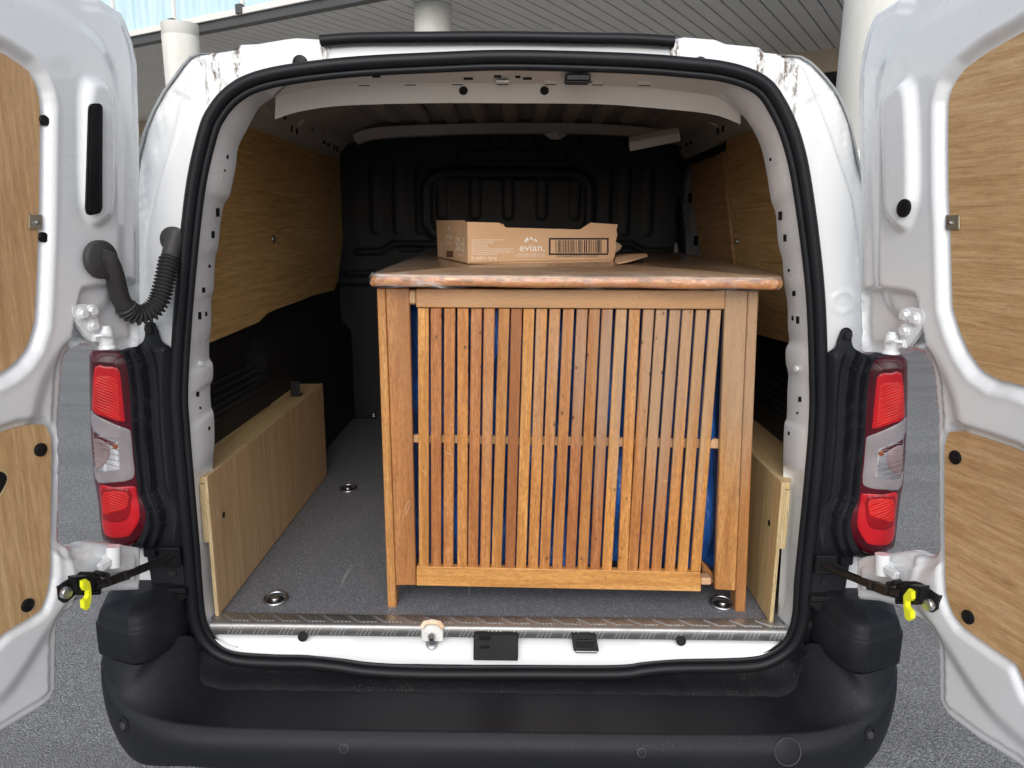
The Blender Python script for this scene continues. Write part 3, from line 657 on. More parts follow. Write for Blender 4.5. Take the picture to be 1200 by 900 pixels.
# right side: near plywood, then the sliding door's plywood set back behind a black frame
X1, X2 = .735, .752
rp = [UX(842, 166, X1), UX(860, 160, X1), UX(884, 153, X1)]; rp += [np.array([X1, .36, 1.73]), np.array([X1, .30, 1.155])]; rp += [UX(921, 401, X1), UX(895, 394, X1), UX(866, 386, X1), UX(862, 300, X1), UX(853, 230, X1), UX(846, 190, X1)]
pr = extrude('plywood_liner', rp, (.009, 0, 0), 'liner_ply', van, .001); disc('screw', UX(864, 283, X1-.001), (-1, 0, 0), .009, .005, 'steel', pr)
rp = [UX(811, 190, X2), UX(845, 178, X2), UX(870, 400, X2), UX(850, 400, X2), UX(822, 300, X2), UX(812, 240, X2)]
extrude('side_door_plywood', cr(rp, 1, True), (.009, 0, 0), 'liner_ply', van, .001)
extrude('side_door_panel', [UX(796, 196, .765), UX(850, 172, .765), UX(880, 420, .765), UX(810, 420, .765)], (.02, 0, 0), 'white_paint', van, .002)
tube('side_door_seal', cr([UX(x, y, .738) for x, y in ((808, 420), (802, 320), (796, 260), (792, 215), (793, 199), (805, 191), (843, 175), (852, 171))], 6), .016, 'rubber', van, 8, axis=(1, 0, 0))
tube('side_pillar', cr([UX(x, y, .738) for x, y in ((803, 420), (796, 330), (789, 270), (786, 220), (785, 196))], 6), .014, 'white_paint', van, 8, axis=(1, 0, 0))
for px_, py_ in ((809, 232), (816, 282)): c = UX(px_, py_, .764); box('slot', .760, .7655, c[1]-.03, c[1]+.03, c[2]-.02, c[2]+.02, 'dark_hole', van, .001)
# bulkhead: moulded black wall
BY = 1.85
def bx(pts): return pxz(pts, BY)
ringo = np.array([*bx([(497, 200)])[0], *bx([(693, 266)])[0]])
def hbulk(P):
    x, z = P.T; h = 0*x
    cx, cz = (ringo[0]+ringo[2])/2, (ringo[1]+ringo[3])/2; hw, hh = abs(ringo[2]-ringo[0])/2, abs(ringo[1]-ringo[3])/2
    d = sdrr(P, cx, cz-.03, hw, hh+.03, .09); h += .018*(ss(.02, .0, d)-ss(-.02, -.04, d))
    for k in range(8):
        xx = cx-.292+.146*k
        if k < 5: h += .009*ss(.016, .008, sdrr(P, xx, cz, .010, .075, .01))
    for xx in (-.60, -.50, -.40, .42, .50, .60): h += .008*ss(.012, .004, sdrr(P, xx, 1.56, .009, .14, .009))
    for pts in ([(420, 295), (447, 295), (460, 286), (515, 286), (640, 286), (740, 286), (752, 294), (780, 294)], [(408, 320), (440, 320), (500, 320)]):
        L = bx(pts); h += .012*ss(.016, .006, sdl(P, L))
    d = sdrr(P, *bx([(481, 291)])[0], .06, .018, .018); h += -.012*ss(.0, -.01, d)
    h += .012*ss(1.78, 1.79, z)*(.5+.5*np.sign(np.sin(x*32)))+.01*ss(.0, -.01, sdrr(P, 0, 1.75, .24, .03, .01))
    h += .02*ss(1.20, 1.17, z)+.01*ss(.55, .7, abs(x))
    for xx in (-.45, -.3, -.15, 0, .15, .3, .45): h += .01*ss(.016, .006, sdrr(P, xx, .88, .012, .22, .012))
    return h*.62
relief('bulkhead', (-.79, .722, .56, 1.86), .0075, None, hbulk, TY(BY), 'inner_black', van)
# cargo floor with vinyl, tread plate along the rear edge
flp = [(-.66, .03), (.655, .03), (.66, 1.0), (.70, 1.05), (.76, 1.25), (.77, 1.86), (-.60, 1.86), (-.62, 1.80), (-.77, 1.78), (-.72, 1.15), (-.655, 1.0)]
extrude('cargo_floor', [(x, y, .58) for x, y in flp], (0, 0, -.014), 'vinyl_floor', van)
box('front_panel', -.80, .80, 1.90, 1.92, .53, 1.88, 'inner_black', van)
box('floor_pan', -.78, .78, .05, 1.88, .53, .5655, 'grey_primer', van)
# the tread plate: folded sheet with raised bars
TX0, TX1 = -.645, .64
tp = loft('tread_plate', [[(x, .045, .5835) for x in (TX0, TX1)], [(x, .004, .5835) for x in (TX0, TX1)], [(x, -.0005, .5815) for x in (TX0, TX1)], [(x, -.0025, .577) for x in (TX0, TX1)], [(x, -.003, .558) for x in (TX0, TX1)], [(x, .002, .556) for x in (TX0, TX1)]], 'aluminium', van, sharp=80)
bm = bmesh.new(); k = 0; xx = TX0+.03
while xx < TX1-.04:
    for q in range(5):
        o = q*.0085; L_ = .5+.12*q
        bar(bm, (xx+o-.012, .038, .5845), (xx+o+.018, .011, .5845), .0026, .0034, (0, 0, 1))
        if q < 4: bar(bm, (xx+.010+q*.009, -.0036, .5605), (xx+.018+q*.009, -.0032, .5745), .0026, .0026, (0, 1, 0))
    xx += .0575; k += 1
bmo('tread_bar', bm, 'bright_metal', tp, kind='stuff')
# sill: white ledge between tread plate and seal
def sill():
    xs = np.linspace(-.655, .65, 90); st_ = ss(.36, .24, np.abs(xs+.0)); rows = []
    for y, z, dz in ((.035, .556, 0), (.012, .550, 0), (-.004+.0, .540, 0), (-.0055, .530, -.004), (-.009, .524, -.008), (-.0105, .512, -.008), (-.009, .500, -.006), (.010, .488, 0)):
        r = np.stack([xs, np.full(90, y), z+dz*st_], 1); zf = .030*ss(.56, .655, np.abs(xs)); r[:, 2] += zf*(z < .53); rows.append(r)
    return loft('sill', rows, 'white_body', van, sharp=50)
sl_ = sill()
for px_, py_ in ((355, 746), (798, 751)): c = UY(px_, py_, -.008); d_ = disc('drain_hole', c, (0, -1, .5), .011, .0025, 'dark_hole', sl_, 18)
# striker bolt, foam strap, latch plates
sb = disc('latch_bolt', UY(506, 752, -.012)-np.array([0, 0, .006]), (0, -.5, 1), .013, .004, 'steel', van); disc('bolt_head', UY(506, 750, -.014), (0, -.5, 1), .008, .016, 'steel', sb, 8)
p_ = UY(507, 742, -.006); r1 = [(p_[0]-.024, -.010, .556), (p_[0]-.024, -.011, .585), (p_[0]-.018, -.002, .597), (p_[0]+.018, -.002, .597), (p_[0]+.024, -.011, .585), (p_[0]+.024, -.010, .556)]
fs = extrude('foam_strap', [(a, b-.002, c-.004) for a, b, c in r1], (0, .004, 0), 'white_plastic', van, .001)
tube('foam_edge', [(p_[0]-.023, -.012, .586), (p_[0]-.016, -.010, .596), (p_[0], -.010, .599), (p_[0]+.016, -.010, .596), (p_[0]+.023, -.012, .586)], .006, 'foam', fs, 8)
a = UY(555, 742, -.016); b = UY(607, 775, -.030)
lp_ = hexa('latch_plate', [(a[0], -.030, b[2]), (b[0], -.030, b[2]), (b[0], -.016, a[2]-.004), (a[0], -.016, a[2]-.004), (a[0], -.0, b[2]), (b[0], -.0, b[2]), (b[0], .002, a[2]-.002), (a[0], .002, a[2]-.002)], 'trim_plastic', van, .002)
for px_, py_, w_, h_ in ((568, 748, .012, .006), (568, 759, .010, .004)):
    c = UY(px_, py_, -.0245); box('slot', c[0]-w_, c[0]+w_, -.0235, -.021, c[2]-h_, c[2]+h_, 'dark_hole', lp_, .001)
c = UY(685, 753, -.012)
ls_ = hexa('latch_striker', [(c[0]-.024, -.020, c[2]-.018), (c[0]+.032, -.020, c[2]-.018), (c[0]+.024, -.010, c[2]+.020), (c[0]-.030, -.010, c[2]+.020), (c[0]-.024, -.006, c[2]-.018), (c[0]+.032, -.006, c[2]-.018), (c[0]+.024, .004, c[2]+.020), (c[0]-.030, .004, c[2]+.020)], 'trim_plastic', van, .002)
box('striker_slot', c[0]-.018, c[0]+.02, -.0195, -.017, c[2]-.008, c[2]+.010, 'dark_steel', ls_, .001)
box('striker_lip', c[0]-.020, c[0]+.028, -.023, -.019, c[2]-.020, c[2]-.015, 'steel', ls_, .001)

# plywood boxes over the wheel arches
BZ = .915
for s in (-1, 1):
    xf = .637 if s < 0 else .611
    def bb_(name, a_, b_, *r, **k): return box(name, s*(xf+a_), s*(xf+b_), *r, **k)
    bxo = bb_('plywood_box', 0, .0085, .034, 1.0, .583, BZ, 'box_ply', van, .0006)
    tq = lambda y_, w_: [(s*(xf+.009), y_, BZ-.016), (s*(xf+w_), y_, BZ-.016), (s*(xf+w_), y_, BZ-.001), (s*(xf+.009), y_, BZ-.001)]
    hexa('top_board', tq(.036, .0205)+tq(.30, .125), 'box_ply_top', bxo, .0005); hexa('top_board', tq(.3005, .125)+tq(1.0, .125), 'box_ply_top', bxo, .0005)
    for k_ in range(3): bb_('end_board_layer', .009+.0041*k_, .0129+.0041*k_, .032-.0007*(k_ % 2), .9, .762, BZ-.0175, 'ply_edge', bxo, .0003)
    bb_('board_edge', .0002, .0040, .0305, .0338, .583, BZ-.0005, 'ply_edge', bxo, .0003)
    bb_('board_edge', .0045, .0083, .0315, .0338, .583, BZ-.0005, 'ply_edge', bxo, .0003)
    bb_('board_edge', .0005, .0083, .036, .998, BZ+.0002, BZ+.0012, 'ply_edge', bxo, .0003)
    disc('hole', (s*(xf-.0002), .10 if s < 0 else .085, .80), (-s, 0, 0), .007, .001, 'dark_hole', bxo, 14)
    bb_('angle_bracket', .02, .05, .80, .803, BZ, BZ+.05, 'dark_steel', bxo, .001); bb_('bracket_foot', .02, .05, .803, .84, BZ, BZ+.003, 'dark_steel', bxo, .001)
# lashing rings
for px_, py_, q in ((323, 704, 0), (408, 574, 1), (438, 487, 2), (846, 709, 3)):
    c = UZ(px_, py_, .58); t = disc('lashing_ring', (c[0], c[1], .5802), (0, 0, 1), .020, .003, 'dark_steel', van, 24); 
    a_ = np.linspace(0, 2*math.pi, 28)[:-1]; tilt = .35
    V, Fc = tubeV(np.stack([c[0]+.026*np.cos(a_), c[1]+.024*np.sin(a_), .586+.004*np.sin(a_)+0*a_], 1), .0036, 8, True, axis=(0, 0, 1)); mobj('ring', V, Fc, 'steel', t)
    disc('boss', (c[0], c[1]-.004, .583), (0, 0, 1), .010, .008, 'steel', t, 12)

# ------------------------------------------------------------------ bumper
ST = [(0, 0, 0, -.20, .470, .458), (.2, 0, .2, -.20, .470, .458), (.4, 0, .4, -.199, .470, .458), (.56, 0, .55, -.196, .470, .458), (.62, -.002, .61, -.192, .471, .459), (.648, -.012, .655, -.188, .474, .485), (.672, -.018, .695, -.181, .479, .555),
      (.700, -.060, .738, -.169, .487, .580), (.735, -.124, .778, -.150, .502, .561), (.79, -.118, .808, -.128, .522, .563), (.824, -.098, .830, -.098, .545, .563), (.840, -.06, .845, -.058, .557, .563), (.846, .0, .851, .0, .56, .563), (.848, .1, .854, .1, .56, .563), (.85, .3, .856, .3, .56, .563)]
S1 = cr(ST, 10); S1 = np.concatenate([(S1*np.array([-1, 1, -1, 1, 1, 1]))[::-1][:-1], S1])
lipc = S1[:, 2:4]; tn = np.gradient(lipc, axis=0); tn /= np.linalg.norm(tn, axis=1)[:, None]; nrm = np.stack([tn[:, 1], -tn[:, 0]], 1)   # outward in plan
# (share of the way to the lip, offset outwards and drop in the middle, the same at the corners)
PR = [(0., 0, 0, 0, 0), (.04, 0, -.003, 0, 0), (.5, 0, -.004, 0, .006), (.88, 0, -.003, 0, .002), (.985, 0, -.0005, 0, 0), (1, .001, .0002, .001, 0), (1, .004, -.0025, .004, -.003), (1, .011, -.009, .009, -.010), (1, .018, -.018, .010, -.022), (1, .0225, -.030, .011, -.04), (1, .0235, -.042, .010, -.07),
      (1, .0225, -.058, .006, -.10), (1, .019, -.075, -.001, -.13), (1, .012, -.088, -.010, -.155), (1, -.005, -.098, -.035, -.170), (1, -.05, -.105, -.075, -.178), (1, -.10, -.108, -.12, -.180)]
rows = []; kc = ss(.60, .84, np.abs(S1[:, 2]))
for t, o, dz, oc, dzc in PR:
    xy = S1[:, :2]*(1-t)+lipc*t+nrm*(o*(1-kc)+oc*kc)[:, None]; z = S1[:, 5]*(1-t)+S1[:, 4]*t+dz*(1-kc)+dzc*kc
    rows.append(np.stack([xy[:, 0], xy[:, 1], z], 1))
bump = loft('bumper', rows, 'bumper_plastic', van, sharp=60, flip=True)
xs = np.linspace(-.672, .672, 160); so2 = offs(seal2, .002); lowh = so2[so2[:, 1] < .72]; lowh = lowh[np.argsort(lowh[:, 0])]; zs_ = np.interp(xs, lowh[:, 0], lowh[:, 1])
led = []
for y, z, k in ((-.006, 0, 1), (-.0075, -.012, .97), (-.016, -.006, .62), (-.030, -.002, .35), (-.046, .002, .12), (-.056, .0, .03), (-.060, -.006, 0)):
    led.append(np.stack([xs, np.full(160, y)+.0012*np.sin(xs*90+y*99), (.4635+z)*(1-k)+(zs_+z)*k+.0010*np.sin(xs*57)*(1-k)+.02*ss(.6, .68, abs(xs))*(1-k)], 1))
loft('bumper_ledge', led, 'dirty_plastic', bump, sharp=50)
def fy(px_, py_): return hit_on([bump], px_, py_)      # point on the front face of the beam and its normal
for px_, py_ in ((403, 877), (752, 882)):
    c, n_ = fy(px_, py_); t = disc('parking_sensor', c, n_, .0092, .0014, 'sensor_rim', bump, 20); disc('sensor_face', c, n_, .0078, .0018, 'bumper_plastic', t, 20)
c, n_ = fy(923, 881); e1 = np.cross(n_, (0, 0, 1)); e1 /= np.linalg.norm(e1); e2 = np.cross(n_, e1)
a_ = np.linspace(0, 2*math.pi, 41)[:-1]; V, Fc = tubeV(np.array([c+n_*.0005+(e1*math.cos(t)+e2*math.sin(t))*.026 for t in a_]), .0013, 6, True, axis=n_); tw = mobj('tow_eye_cover', V, Fc, 'sensor_rim', bump); disc('cover_face', c-n_*.0015, n_, .0245, .0035, 'bumper_plastic', tw, 30)
for px_, py_, s in ((145, 850, -1), (1019, 861, 1)):
    c, nn_ = hit_on([bump], px_, py_); a_ = np.linspace(0, 2*math.pi, 31)[:-1]; e1 = np.cross(nn_, (0, 0, 1)); e1 /= np.linalg.norm(e1); nn_ = tuple(nn_)
    V, Fc = tubeV(np.array([c+e1*.013*math.cos(t)+np.array([0, 0, .017*math.sin(t)]) for t in a_]), .0018, 6, True, axis=nn_); t = mobj('corner_sensor', V, Fc, 'bumper_plastic', bump)
    disc('sensor_face', c, nn_, .008, .004, 'hose_rubber', t, 18)
# corner caps
CP = np.array([(.688, .10), (.688, .0), (.692, -.035), (.702, -.085), (.712, -.110), (.728, -.128), (.748, -.1345), (.756, -.1345), (.762, -.132), (.80, -.119), (.832, -.104), (.840, -.098), (.845, -.088), (.855, -.04), (.858, .0), (.860, .10)])
def cap(s):
    c0 = CP.mean(0); pl_ = np.concatenate([cr(CP[1:-1], 3), CP[-1:], CP[:1]]); rows = []
    for z, i, e in ((.564, .004, 0), (.567, .001, 0), (.57, .0, 0), (.60, .0, 0), (.645, .0005, 0), (.6485, .002, 0), (.650, .0045, 0), (.6515, .006, 0), (.662, .0075, .0), (.674, .012, .0), (.682, .020, .0), (.687, .036, 0), (.689, .065, 0)):
        d_ = c0-pl_; L_ = np.linalg.norm(d_, axis=1)[:, None]; q = pl_+d_/L_*np.minimum(i, L_*.9)
        rows.append(np.stack([q[:, 0]*s, q[:, 1], np.full(len(q), z)-.012*ss(.0, -.12, q[:, 1])*(z > .6)], 1))
    rows.append(np.repeat(rows[-1].mean(0)[None], len(rows[-1]), 0))
    o = loft('bumper_corner', rows, 'bumper_plastic', van, closed=True, sharp=40, flip=s > 0)
    # ledge behind and recessed upright next to the seal
    L_ = [(178, 686), (219, 686), (222, 700), (228, 735), (243, 765), (262, 782), (262, 797), (225, 797), (185, 797), (178, 760)]
    mm = (lambda p: p) if s < 0 else (lambda p: (1168-p[0], p[1]*1.006+5))
    t = extrude('corner_trim', pxY([mm(p) for p in L_], -.004), (0, .01, 0), 'trim_plastic', van, .001)
    a = UY(*mm((176, 688)), -.03); b = UY(*mm((219, 694)), -.03)
    box('top_ledge', min(a[0], b[0]), max(a[0], b[0]), -.035, -.004, b[2]-.002, b[2]+.009, 'trim_plastic', t, .002)
    extrude('ledge_web', [UY(*mm(p), -.03) for p in ((180, 695), (219, 695), (219, 700), (207, 710), (204, 760), (199, 776), (192, 776), (190, 712))], (0, .026, 0), 'trim_plastic', t, .003)
    disc('screw', UY(*mm((219.5, 722)), -.006), (0, -1, 0), .009, .005, 'dark_steel', t, 14)
    tube('seam', [UY(*mm(p), -.03) for p in ((200, 757), (208, 752), (217, 747), (225, 757), (232, 764), (242, 764))], .0022, 'trim_plastic', t, 6)
cap(-1); cap(1)

# ------------------------------------------------------------------ tail lamps and their black surrounds
LAMP = [(103, 415), (106, 411), (120, 409), (143, 412), (149, 418), (153, 430), (156, 460), (158, 500), (162, 545), (166, 575), (173, 592), (175, 608), (170, 624), (161, 635), (150, 640), (130, 640), (117, 637), (113, 628), (109, 590), (104, 560), (101, 520), (100, 482), (101, 440)]
SUR = [(112, 425), (135, 406), (152, 408), (166, 402), (170, 392), (169, 382), (174, 377), (181, 379), (185, 388), (190, 400), (203, 412), (205, 450), (206, 500), (212, 560), (219, 640), (222, 692), (183, 689), (176, 672), (172, 650), (168, 640), (140, 648), (120, 600)]
def mir(s): return (lambda p: (p[0], p[1])) if s < 0 else (lambda p: (1168-p[0], p[1]*1.008+4))
YL = -.045
def lamp(s):
    mm = mir(s); LO = cr([mm(p) for p in LAMP], 4, True); lo = pxz(LO, YL); bb = (lo[:, 0].min()-.01, lo[:, 0].max()+.01, lo[:, 1].min()-.01, lo[:, 1].max()+.01)
    sx = lo[:, 0].mean()
    def dome(P, e=0): d = sdp(P, lo); return .016*np.sqrt(np.clip(-d/.022, 0, 1))-.020*ss(.012, .062, (P[:, 0]-sx)*s)-.004*ss(.0, .05, (sx-P[:, 0])*s)+e
    L = relief('tail_lamp', bb, .003, lambda P: sdp(P, lo), dome, TY(YL), 'lens_dark_red', van, thick=.055)
    tag(L, None)
    def sec(name, pts, mat, e, sm=2, dp=0, edge=.004):
        q = pxz(cr([mm(p) for p in pts], sm, True) if sm > 1 else [mm(p) for p in pts], YL-.012)
        b_ = (q[:, 0].min()-.003, q[:, 0].max()+.003, q[:, 1].min()-.003, q[:, 1].max()+.003)
        relief(name, b_, .0022 if not dp else .0011, lambda P: sdp(P, q), lambda P: dome(P, e)-.0015*ss(-edge, 0, sdp(P, q))+dp*(.0010*np.abs(np.sin((P[:, 1]-s*.42*P[:, 0])*520))), TY(YL), mat, L)
    sec('upper_lens', [(116, 416), (140, 417), (145, 423), (148, 440), (150, 492), (146, 497), (104, 480), (107, 440)], 'lens_maroon', .0006, 3)
    sec('brake_lens', [(112, 429), (125, 428.5), (136, 429.5), (141, 436), (143, 455), (146, 488), (145, 495), (126, 489), (106, 481), (107, 465)], 'lens_red_flat', .0016, 2)
    sec('lens_facets', [(112, 441), (124, 439), (135, 441), (139, 447), (143, 489), (141, 493), (124, 486), (109, 478), (110, 460)], 'lens_red', .0018, 2, 1.)
    sec('indicator_lens', [(100.5, 483), (115, 487), (135, 496), (150, 504), (152, 512), (154, 535), (156, 557), (151, 563), (130, 565), (105, 565), (102, 530), (101, 505)], 'lens_frost', .0012, 3)
    sec('side_reflector', [(101, 499), (106.5, 503), (107.5, 549), (104, 552)], 'lens_dark_red', .0022, 1)
    sec('chrome_reflector', [(107.5, 503.5), (120, 508), (140, 517), (142, 530), (144, 551), (130, 553), (108, 554.5)], 'lens_chrome', .0022, 1)
    sec('reflector_bowl', [(108, 516), (118, 514), (127, 518), (131, 528), (127, 540), (116, 550), (108, 550)], 'lens_rose', .0034, 3, .6)  # chrome dish; its dark brown tone is painted shading inside the lamp
    sec('painted_shade_wedge', [(118, 509), (139, 518), (133, 522), (126, 519), (117, 514), (109, 516), (108, 506)], 'lens_maroon', .0030, 2)  # dark wedge laid over the chrome as painted shading
    for i_ in range(7):
        y_ = 506+i_*5.6; subs = [L]+list(L.children); hh_ = [hit_on(subs, *mm((109+(141-109)*t, y_+5+(3+i_*1.1)*t))) for t in np.linspace(0, 1, 9)]
        if all(hh_): tube('lens_line', [q[0]+q[1]*.0003 for q in hh_], .0006, 'lens_frost', L, 5)
    sec('amber_bulb', [(133.5, 518), (138, 518.5), (140, 523), (137, 526), (134, 524)], 'lens_amber', .0036, 3)
    sec('reverse_lens', [(114, 570), (135, 569.5), (156, 570), (159, 580), (163, 596), (163, 610), (157, 622), (148, 629), (117, 627), (114, 600)], 'lens_red_flat', .0010, 3)
    sec('fog_lens', [(119, 572), (152, 572), (155, 590), (153, 604), (145, 611), (118, 610), (116, 590)], 'lens_deep', .0020, 2)
    sec('lens_facets', [(122, 575), (150, 575), (152, 588), (149, 596), (135, 600), (119, 604), (118, 590)], 'lens_red', .0022, 2, 1.)
    sec('lower_trim', [(118, 630.5), (147, 631), (143, 636), (119, 636)], 'lens_maroon', .0012, 1)
    # black surround
    so_ = pxz(cr([mm(p) for p in SUR], 3, True), -.012); lo2 = pxz(LO, -.02)
    def hs(P):
        d = sdp(P, lo2); x = P[:, 0]*s; ds_ = sdp(P, seal2); e = sdp(P, so_)
        rise = ss(.012, .03, ds_)*ss(1.235, 1.20, P[:, 1])*ss(.75, .80, P[:, 1])
        h = rise*(.010+.016*ss(.037, .032, d)+.010*ss(.019, .015, d)+.006*ss(.052, .060, d))
        h += .003*(np.exp(-((d-.032)/.003)**2)+np.exp(-((d-.0155)/.003)**2))*rise
        return h*ss(-.005, .001, d)-.004*ss(-.004, 0, e)
    bb = (so_[:, 0].min()-.005, so_[:, 0].max()+.005, so_[:, 1].min()-.005, so_[:, 1].max()+.005)
    T = relief('lamp_surround', bb, .0024, lambda P: sdp(P, so_), hs, TY(-.013), 'bumper_plastic', van, thick=.001, sharp=55)
    disc('screw', UY(*mm((174.5, 386)), -.0125), (0, -1, 0), .0085, .004, 'dark_steel', T, 16)
    c = UY(*mm((204, 649)), -.01)
    box('strap_socket', c[0]-.022, c[0]+.022, -.030, -.004, c[2]-.022, c[2]+.022, 'trim_plastic', T, .003)
    box('socket_hole', c[0]-.013, c[0]+.013, -.0315, -.029, c[2]-.011, c[2]+.011, 'dark_hole', T, .001)
    c = UY(*mm((178, 646)), -.01); box('surround_clip', c[0]-.014, c[0]+.014, -.022, -.004, c[2]-.010, c[2]+.012, 'trim_plastic', T, .003)
    c = UY(*mm((203, 671)), -.01); disc('screw', (c[0], -.009, c[2]), (0, -1, 0), .009, .006, 'dark_steel', T, 14)
lamp(-1); lamp(1)

# ------------------------------------------------------------------ doors
class Door: pass
def make_door(side, ang, hx, outline, tail, win, wtail, low, ltail, pod, podh, pocket):
    d = Door(); s = side; a = math.radians(ang); h0_ = UY(hx, 200, -.03); O = np.array([h0_[0], -.03, 0])
    u = np.array([s*math.sin(a), -math.cos(a), 0]); n = np.array([-s*math.cos(a), -math.sin(a), 0]); d.O, d.u, d.n = O, u, n
    def hit(px_, py_, h=0): r = ray(px_, py_); t = ((O+n*h-C)@n)/(r@n); return C+r*t
    def uv(p): q = hit(*p); return np.array([(q-O)@u, q[2]])
    def to3(P, h): return O+P[:, :1]*u+np.stack([0*h, 0*h, P[:, 1]], 1)+h[:, None]*n
    d.hit, d.uv, d.to3 = hit, uv, to3
    d.P = lambda u_, v_, h=0: O+u*u_+n*h+np.array([0, 0, v_])
    ol = np.array([uv(p) for p in outline]+list(tail)); wi = np.array([uv(p) for p in win]+list(wtail)); lw_ = np.array([uv(p) for p in low]+list(ltail))
    q_ = resample(np.r_[ol, ol[:1]], 70)[:-1]; ols = chaikin((q_+np.roll(q_, 1, 0)+np.roll(q_, -1, 0)+np.roll(q_, 2, 0)+np.roll(q_, -2, 0))/5, 2)
    pd = cr([uv(p) for p in pod], 4, True); pk = cr([uv(p) for p in pocket], 3, True)
    def hf(P):
        e = -sdp(P, ol); e2 = -sdp(P, ols); h = .005*ss(.0, .006, e)+.005*ss(.017, .021, e)+.009*ss(.040, .075, e2)
        k = sdp(P, wi); h -= .016*ss(.021, .004, k); h += .0012*np.exp(-((k-.023)/.005)**2)
        k2 = sdp(P, lw_); h -= .012*ss(.016, .003, k2)
        q = sdp(P, pd); h += podh*ss(.003, -.016, q)
        q = sdp(P, pk); h -= .016*ss(.003, -.007, q)
        v, = P[:, 1:].T
        h += .006*np.exp(-((P[:, 0]-np.interp(v, [.7, 1.15], [.265, .25]))/.009)**2)*ss(.72, .76, v)*ss(1.14, 1.08, v)
        h += .0006*vnoise(P, 16, 5)
        return h
    D_ = relief('rear_door', (-.03, .70, .58, 1.90), .0045, lambda P: sdp(P, ol), hf, to3, 'white_paint', van, thick=.03, sharp=70, label=('left' if s < 0 else 'right')+' rear door swung wide open')
    d.D = D_
    def panel(name, q, inset, h, mat, th=.007):
        c = q.mean(0); q2 = q
        pts = to3(q2, np.full(len(q2), h)); return extrude(name, pts, n*-th, mat, D_, 0)
    d.win = relief('plywood_panel', (wi[:, 0].min()-.01, wi[:, 0].max()+.01, wi[:, 1].min()-.01, wi[:, 1].max()+.01), .02, lambda P: sdp(P, wi), lambda P: 0*P[:, 0]+.009, to3, 'ply_vertical' if s < 0 else 'ply_horizontal', D_, thick=-.004)
    d.low = relief('plywood_panel', (lw_[:, 0].min()-.01, lw_[:, 0].max()+.01, lw_[:, 1].min()-.01, lw_[:, 1].max()+.01), .02, lambda P: sdp(P, lw_), lambda P: 0*P[:, 0]+.0145, to3, 'ply_vertical' if s < 0 else 'ply_horizontal', D_, thick=-.008)
    return d
LO_ = [(163, 200), (162.5, 150), (160, 75), (155, 50), (147, 27), (142, 16), (135, 12), (120, 2), (112, -3)]
LT = [(.10, 1.835), (.16, 1.86), (.25, 1.875), (.45, 1.89), (.63, 1.89), (.66, 1.86), (.68, 1.6), (.69, 1.0), (.68, .64), (.66, .62)]
LB = [(0, 857), (45, 830), (59, 819), (65, 806), (65, 770), (65.5, 740), (68, 728), (75, 716), (87, 704), (100, 699), (118, 695), (132, 692), (163, 691), (164, 670), (164, 642), (150, 640), (113, 636), (104, 637), (96, 640), (87, 641), (77, 641), (71, 638), (66.5, 633), (66, 600), (66, 525), (70, 455), (72, 427), (75, 415), (84, 407), (96, 402.5), (110, 405), (118, 411), (137, 411), (160, 406), (163.5, 404), (163.5, 300)]
# the outline is closed outside the frame with points on the door itself, so it is passed as three runs
def make_door2(side, ang, hx, top, tail, bottom, *r):
    a = math.radians(ang); h0_ = UY(hx, 200, -.03); O = np.array([h0_[0], -.03, 0]); u = np.array([side*math.sin(a), -math.cos(a), 0]); n = np.array([-side*math.cos(a), -math.sin(a), 0])
    def uv(p): q = ray(*p); t = ((O-C)@n)/(q@n); q = C+q*t; return ((q-O)@u, q[2])
    return make_door(side, ang, hx, [], [uv(p) for p in top]+list(tail)+[uv(p) for p in bottom], *r)
dl = make_door2(-1, 18, 163.3, LO_, LT, LB, [(0, 64), (25, 80), (33, 90), (39, 106), (42, 122), (41.5, 170), (41, 225), (40, 275), (37, 350), (35, 380), (27, 405), (15, 422), (0, 434)],
    [(.40, 1.205), (.55, 1.19), (.59, 1.23), (.60, 1.5), (.58, 1.70), (.55, 1.735), (.40, 1.745)],
    [(0, 504), (15, 499), (35, 496), (45, 497), (51, 504), (53, 515), (52, 600), (51, 675), (47, 697), (41, 712), (30, 721), (0, 737)],
    [(.50, .76), (.58, .75), (.60, .80), (.60, 1.10), (.57, 1.13), (.45, 1.12)],
    [(85, 100), (92, 91), (110, 94), (119, 108), (123, 125), (123, 225), (119, 254), (101, 266), (88, 252), (83, 225), (82, 130)], .016,
    [(86, 344), (95, 336), (125, 332), (158, 332), (161, 400), (140, 408), (100, 398), (80, 408), (77, 390)])
RO_ = [(1009, 300), (1009.5, 225), (1007, 150), (1007.5, 90), (1011, 65), (1017, 40), (1025, 20), (1031, 15), (1048, 4), (1056, -2)]
RB = [(1197, 897), (1150, 867), (1112, 838), (1105, 828), (1101, 817), (1101, 775), (1100, 750), (1096, 741), (1084, 729), (1069, 717), (1048, 709), (1030, 704), (1006, 702), (1005, 690), (1005, 655), (1015, 652), (1060, 646), (1068, 647), (1076, 651), (1085, 653), (1094, 652), (1100, 648), (1101.5, 640), (1101, 600), (1100, 487), (1097, 450), (1095, 437), (1091, 423), (1084, 413), (1072, 409), (1058, 411), (1048, 416), (1030, 413), (1013, 412), (1010, 409), (1009, 380)]
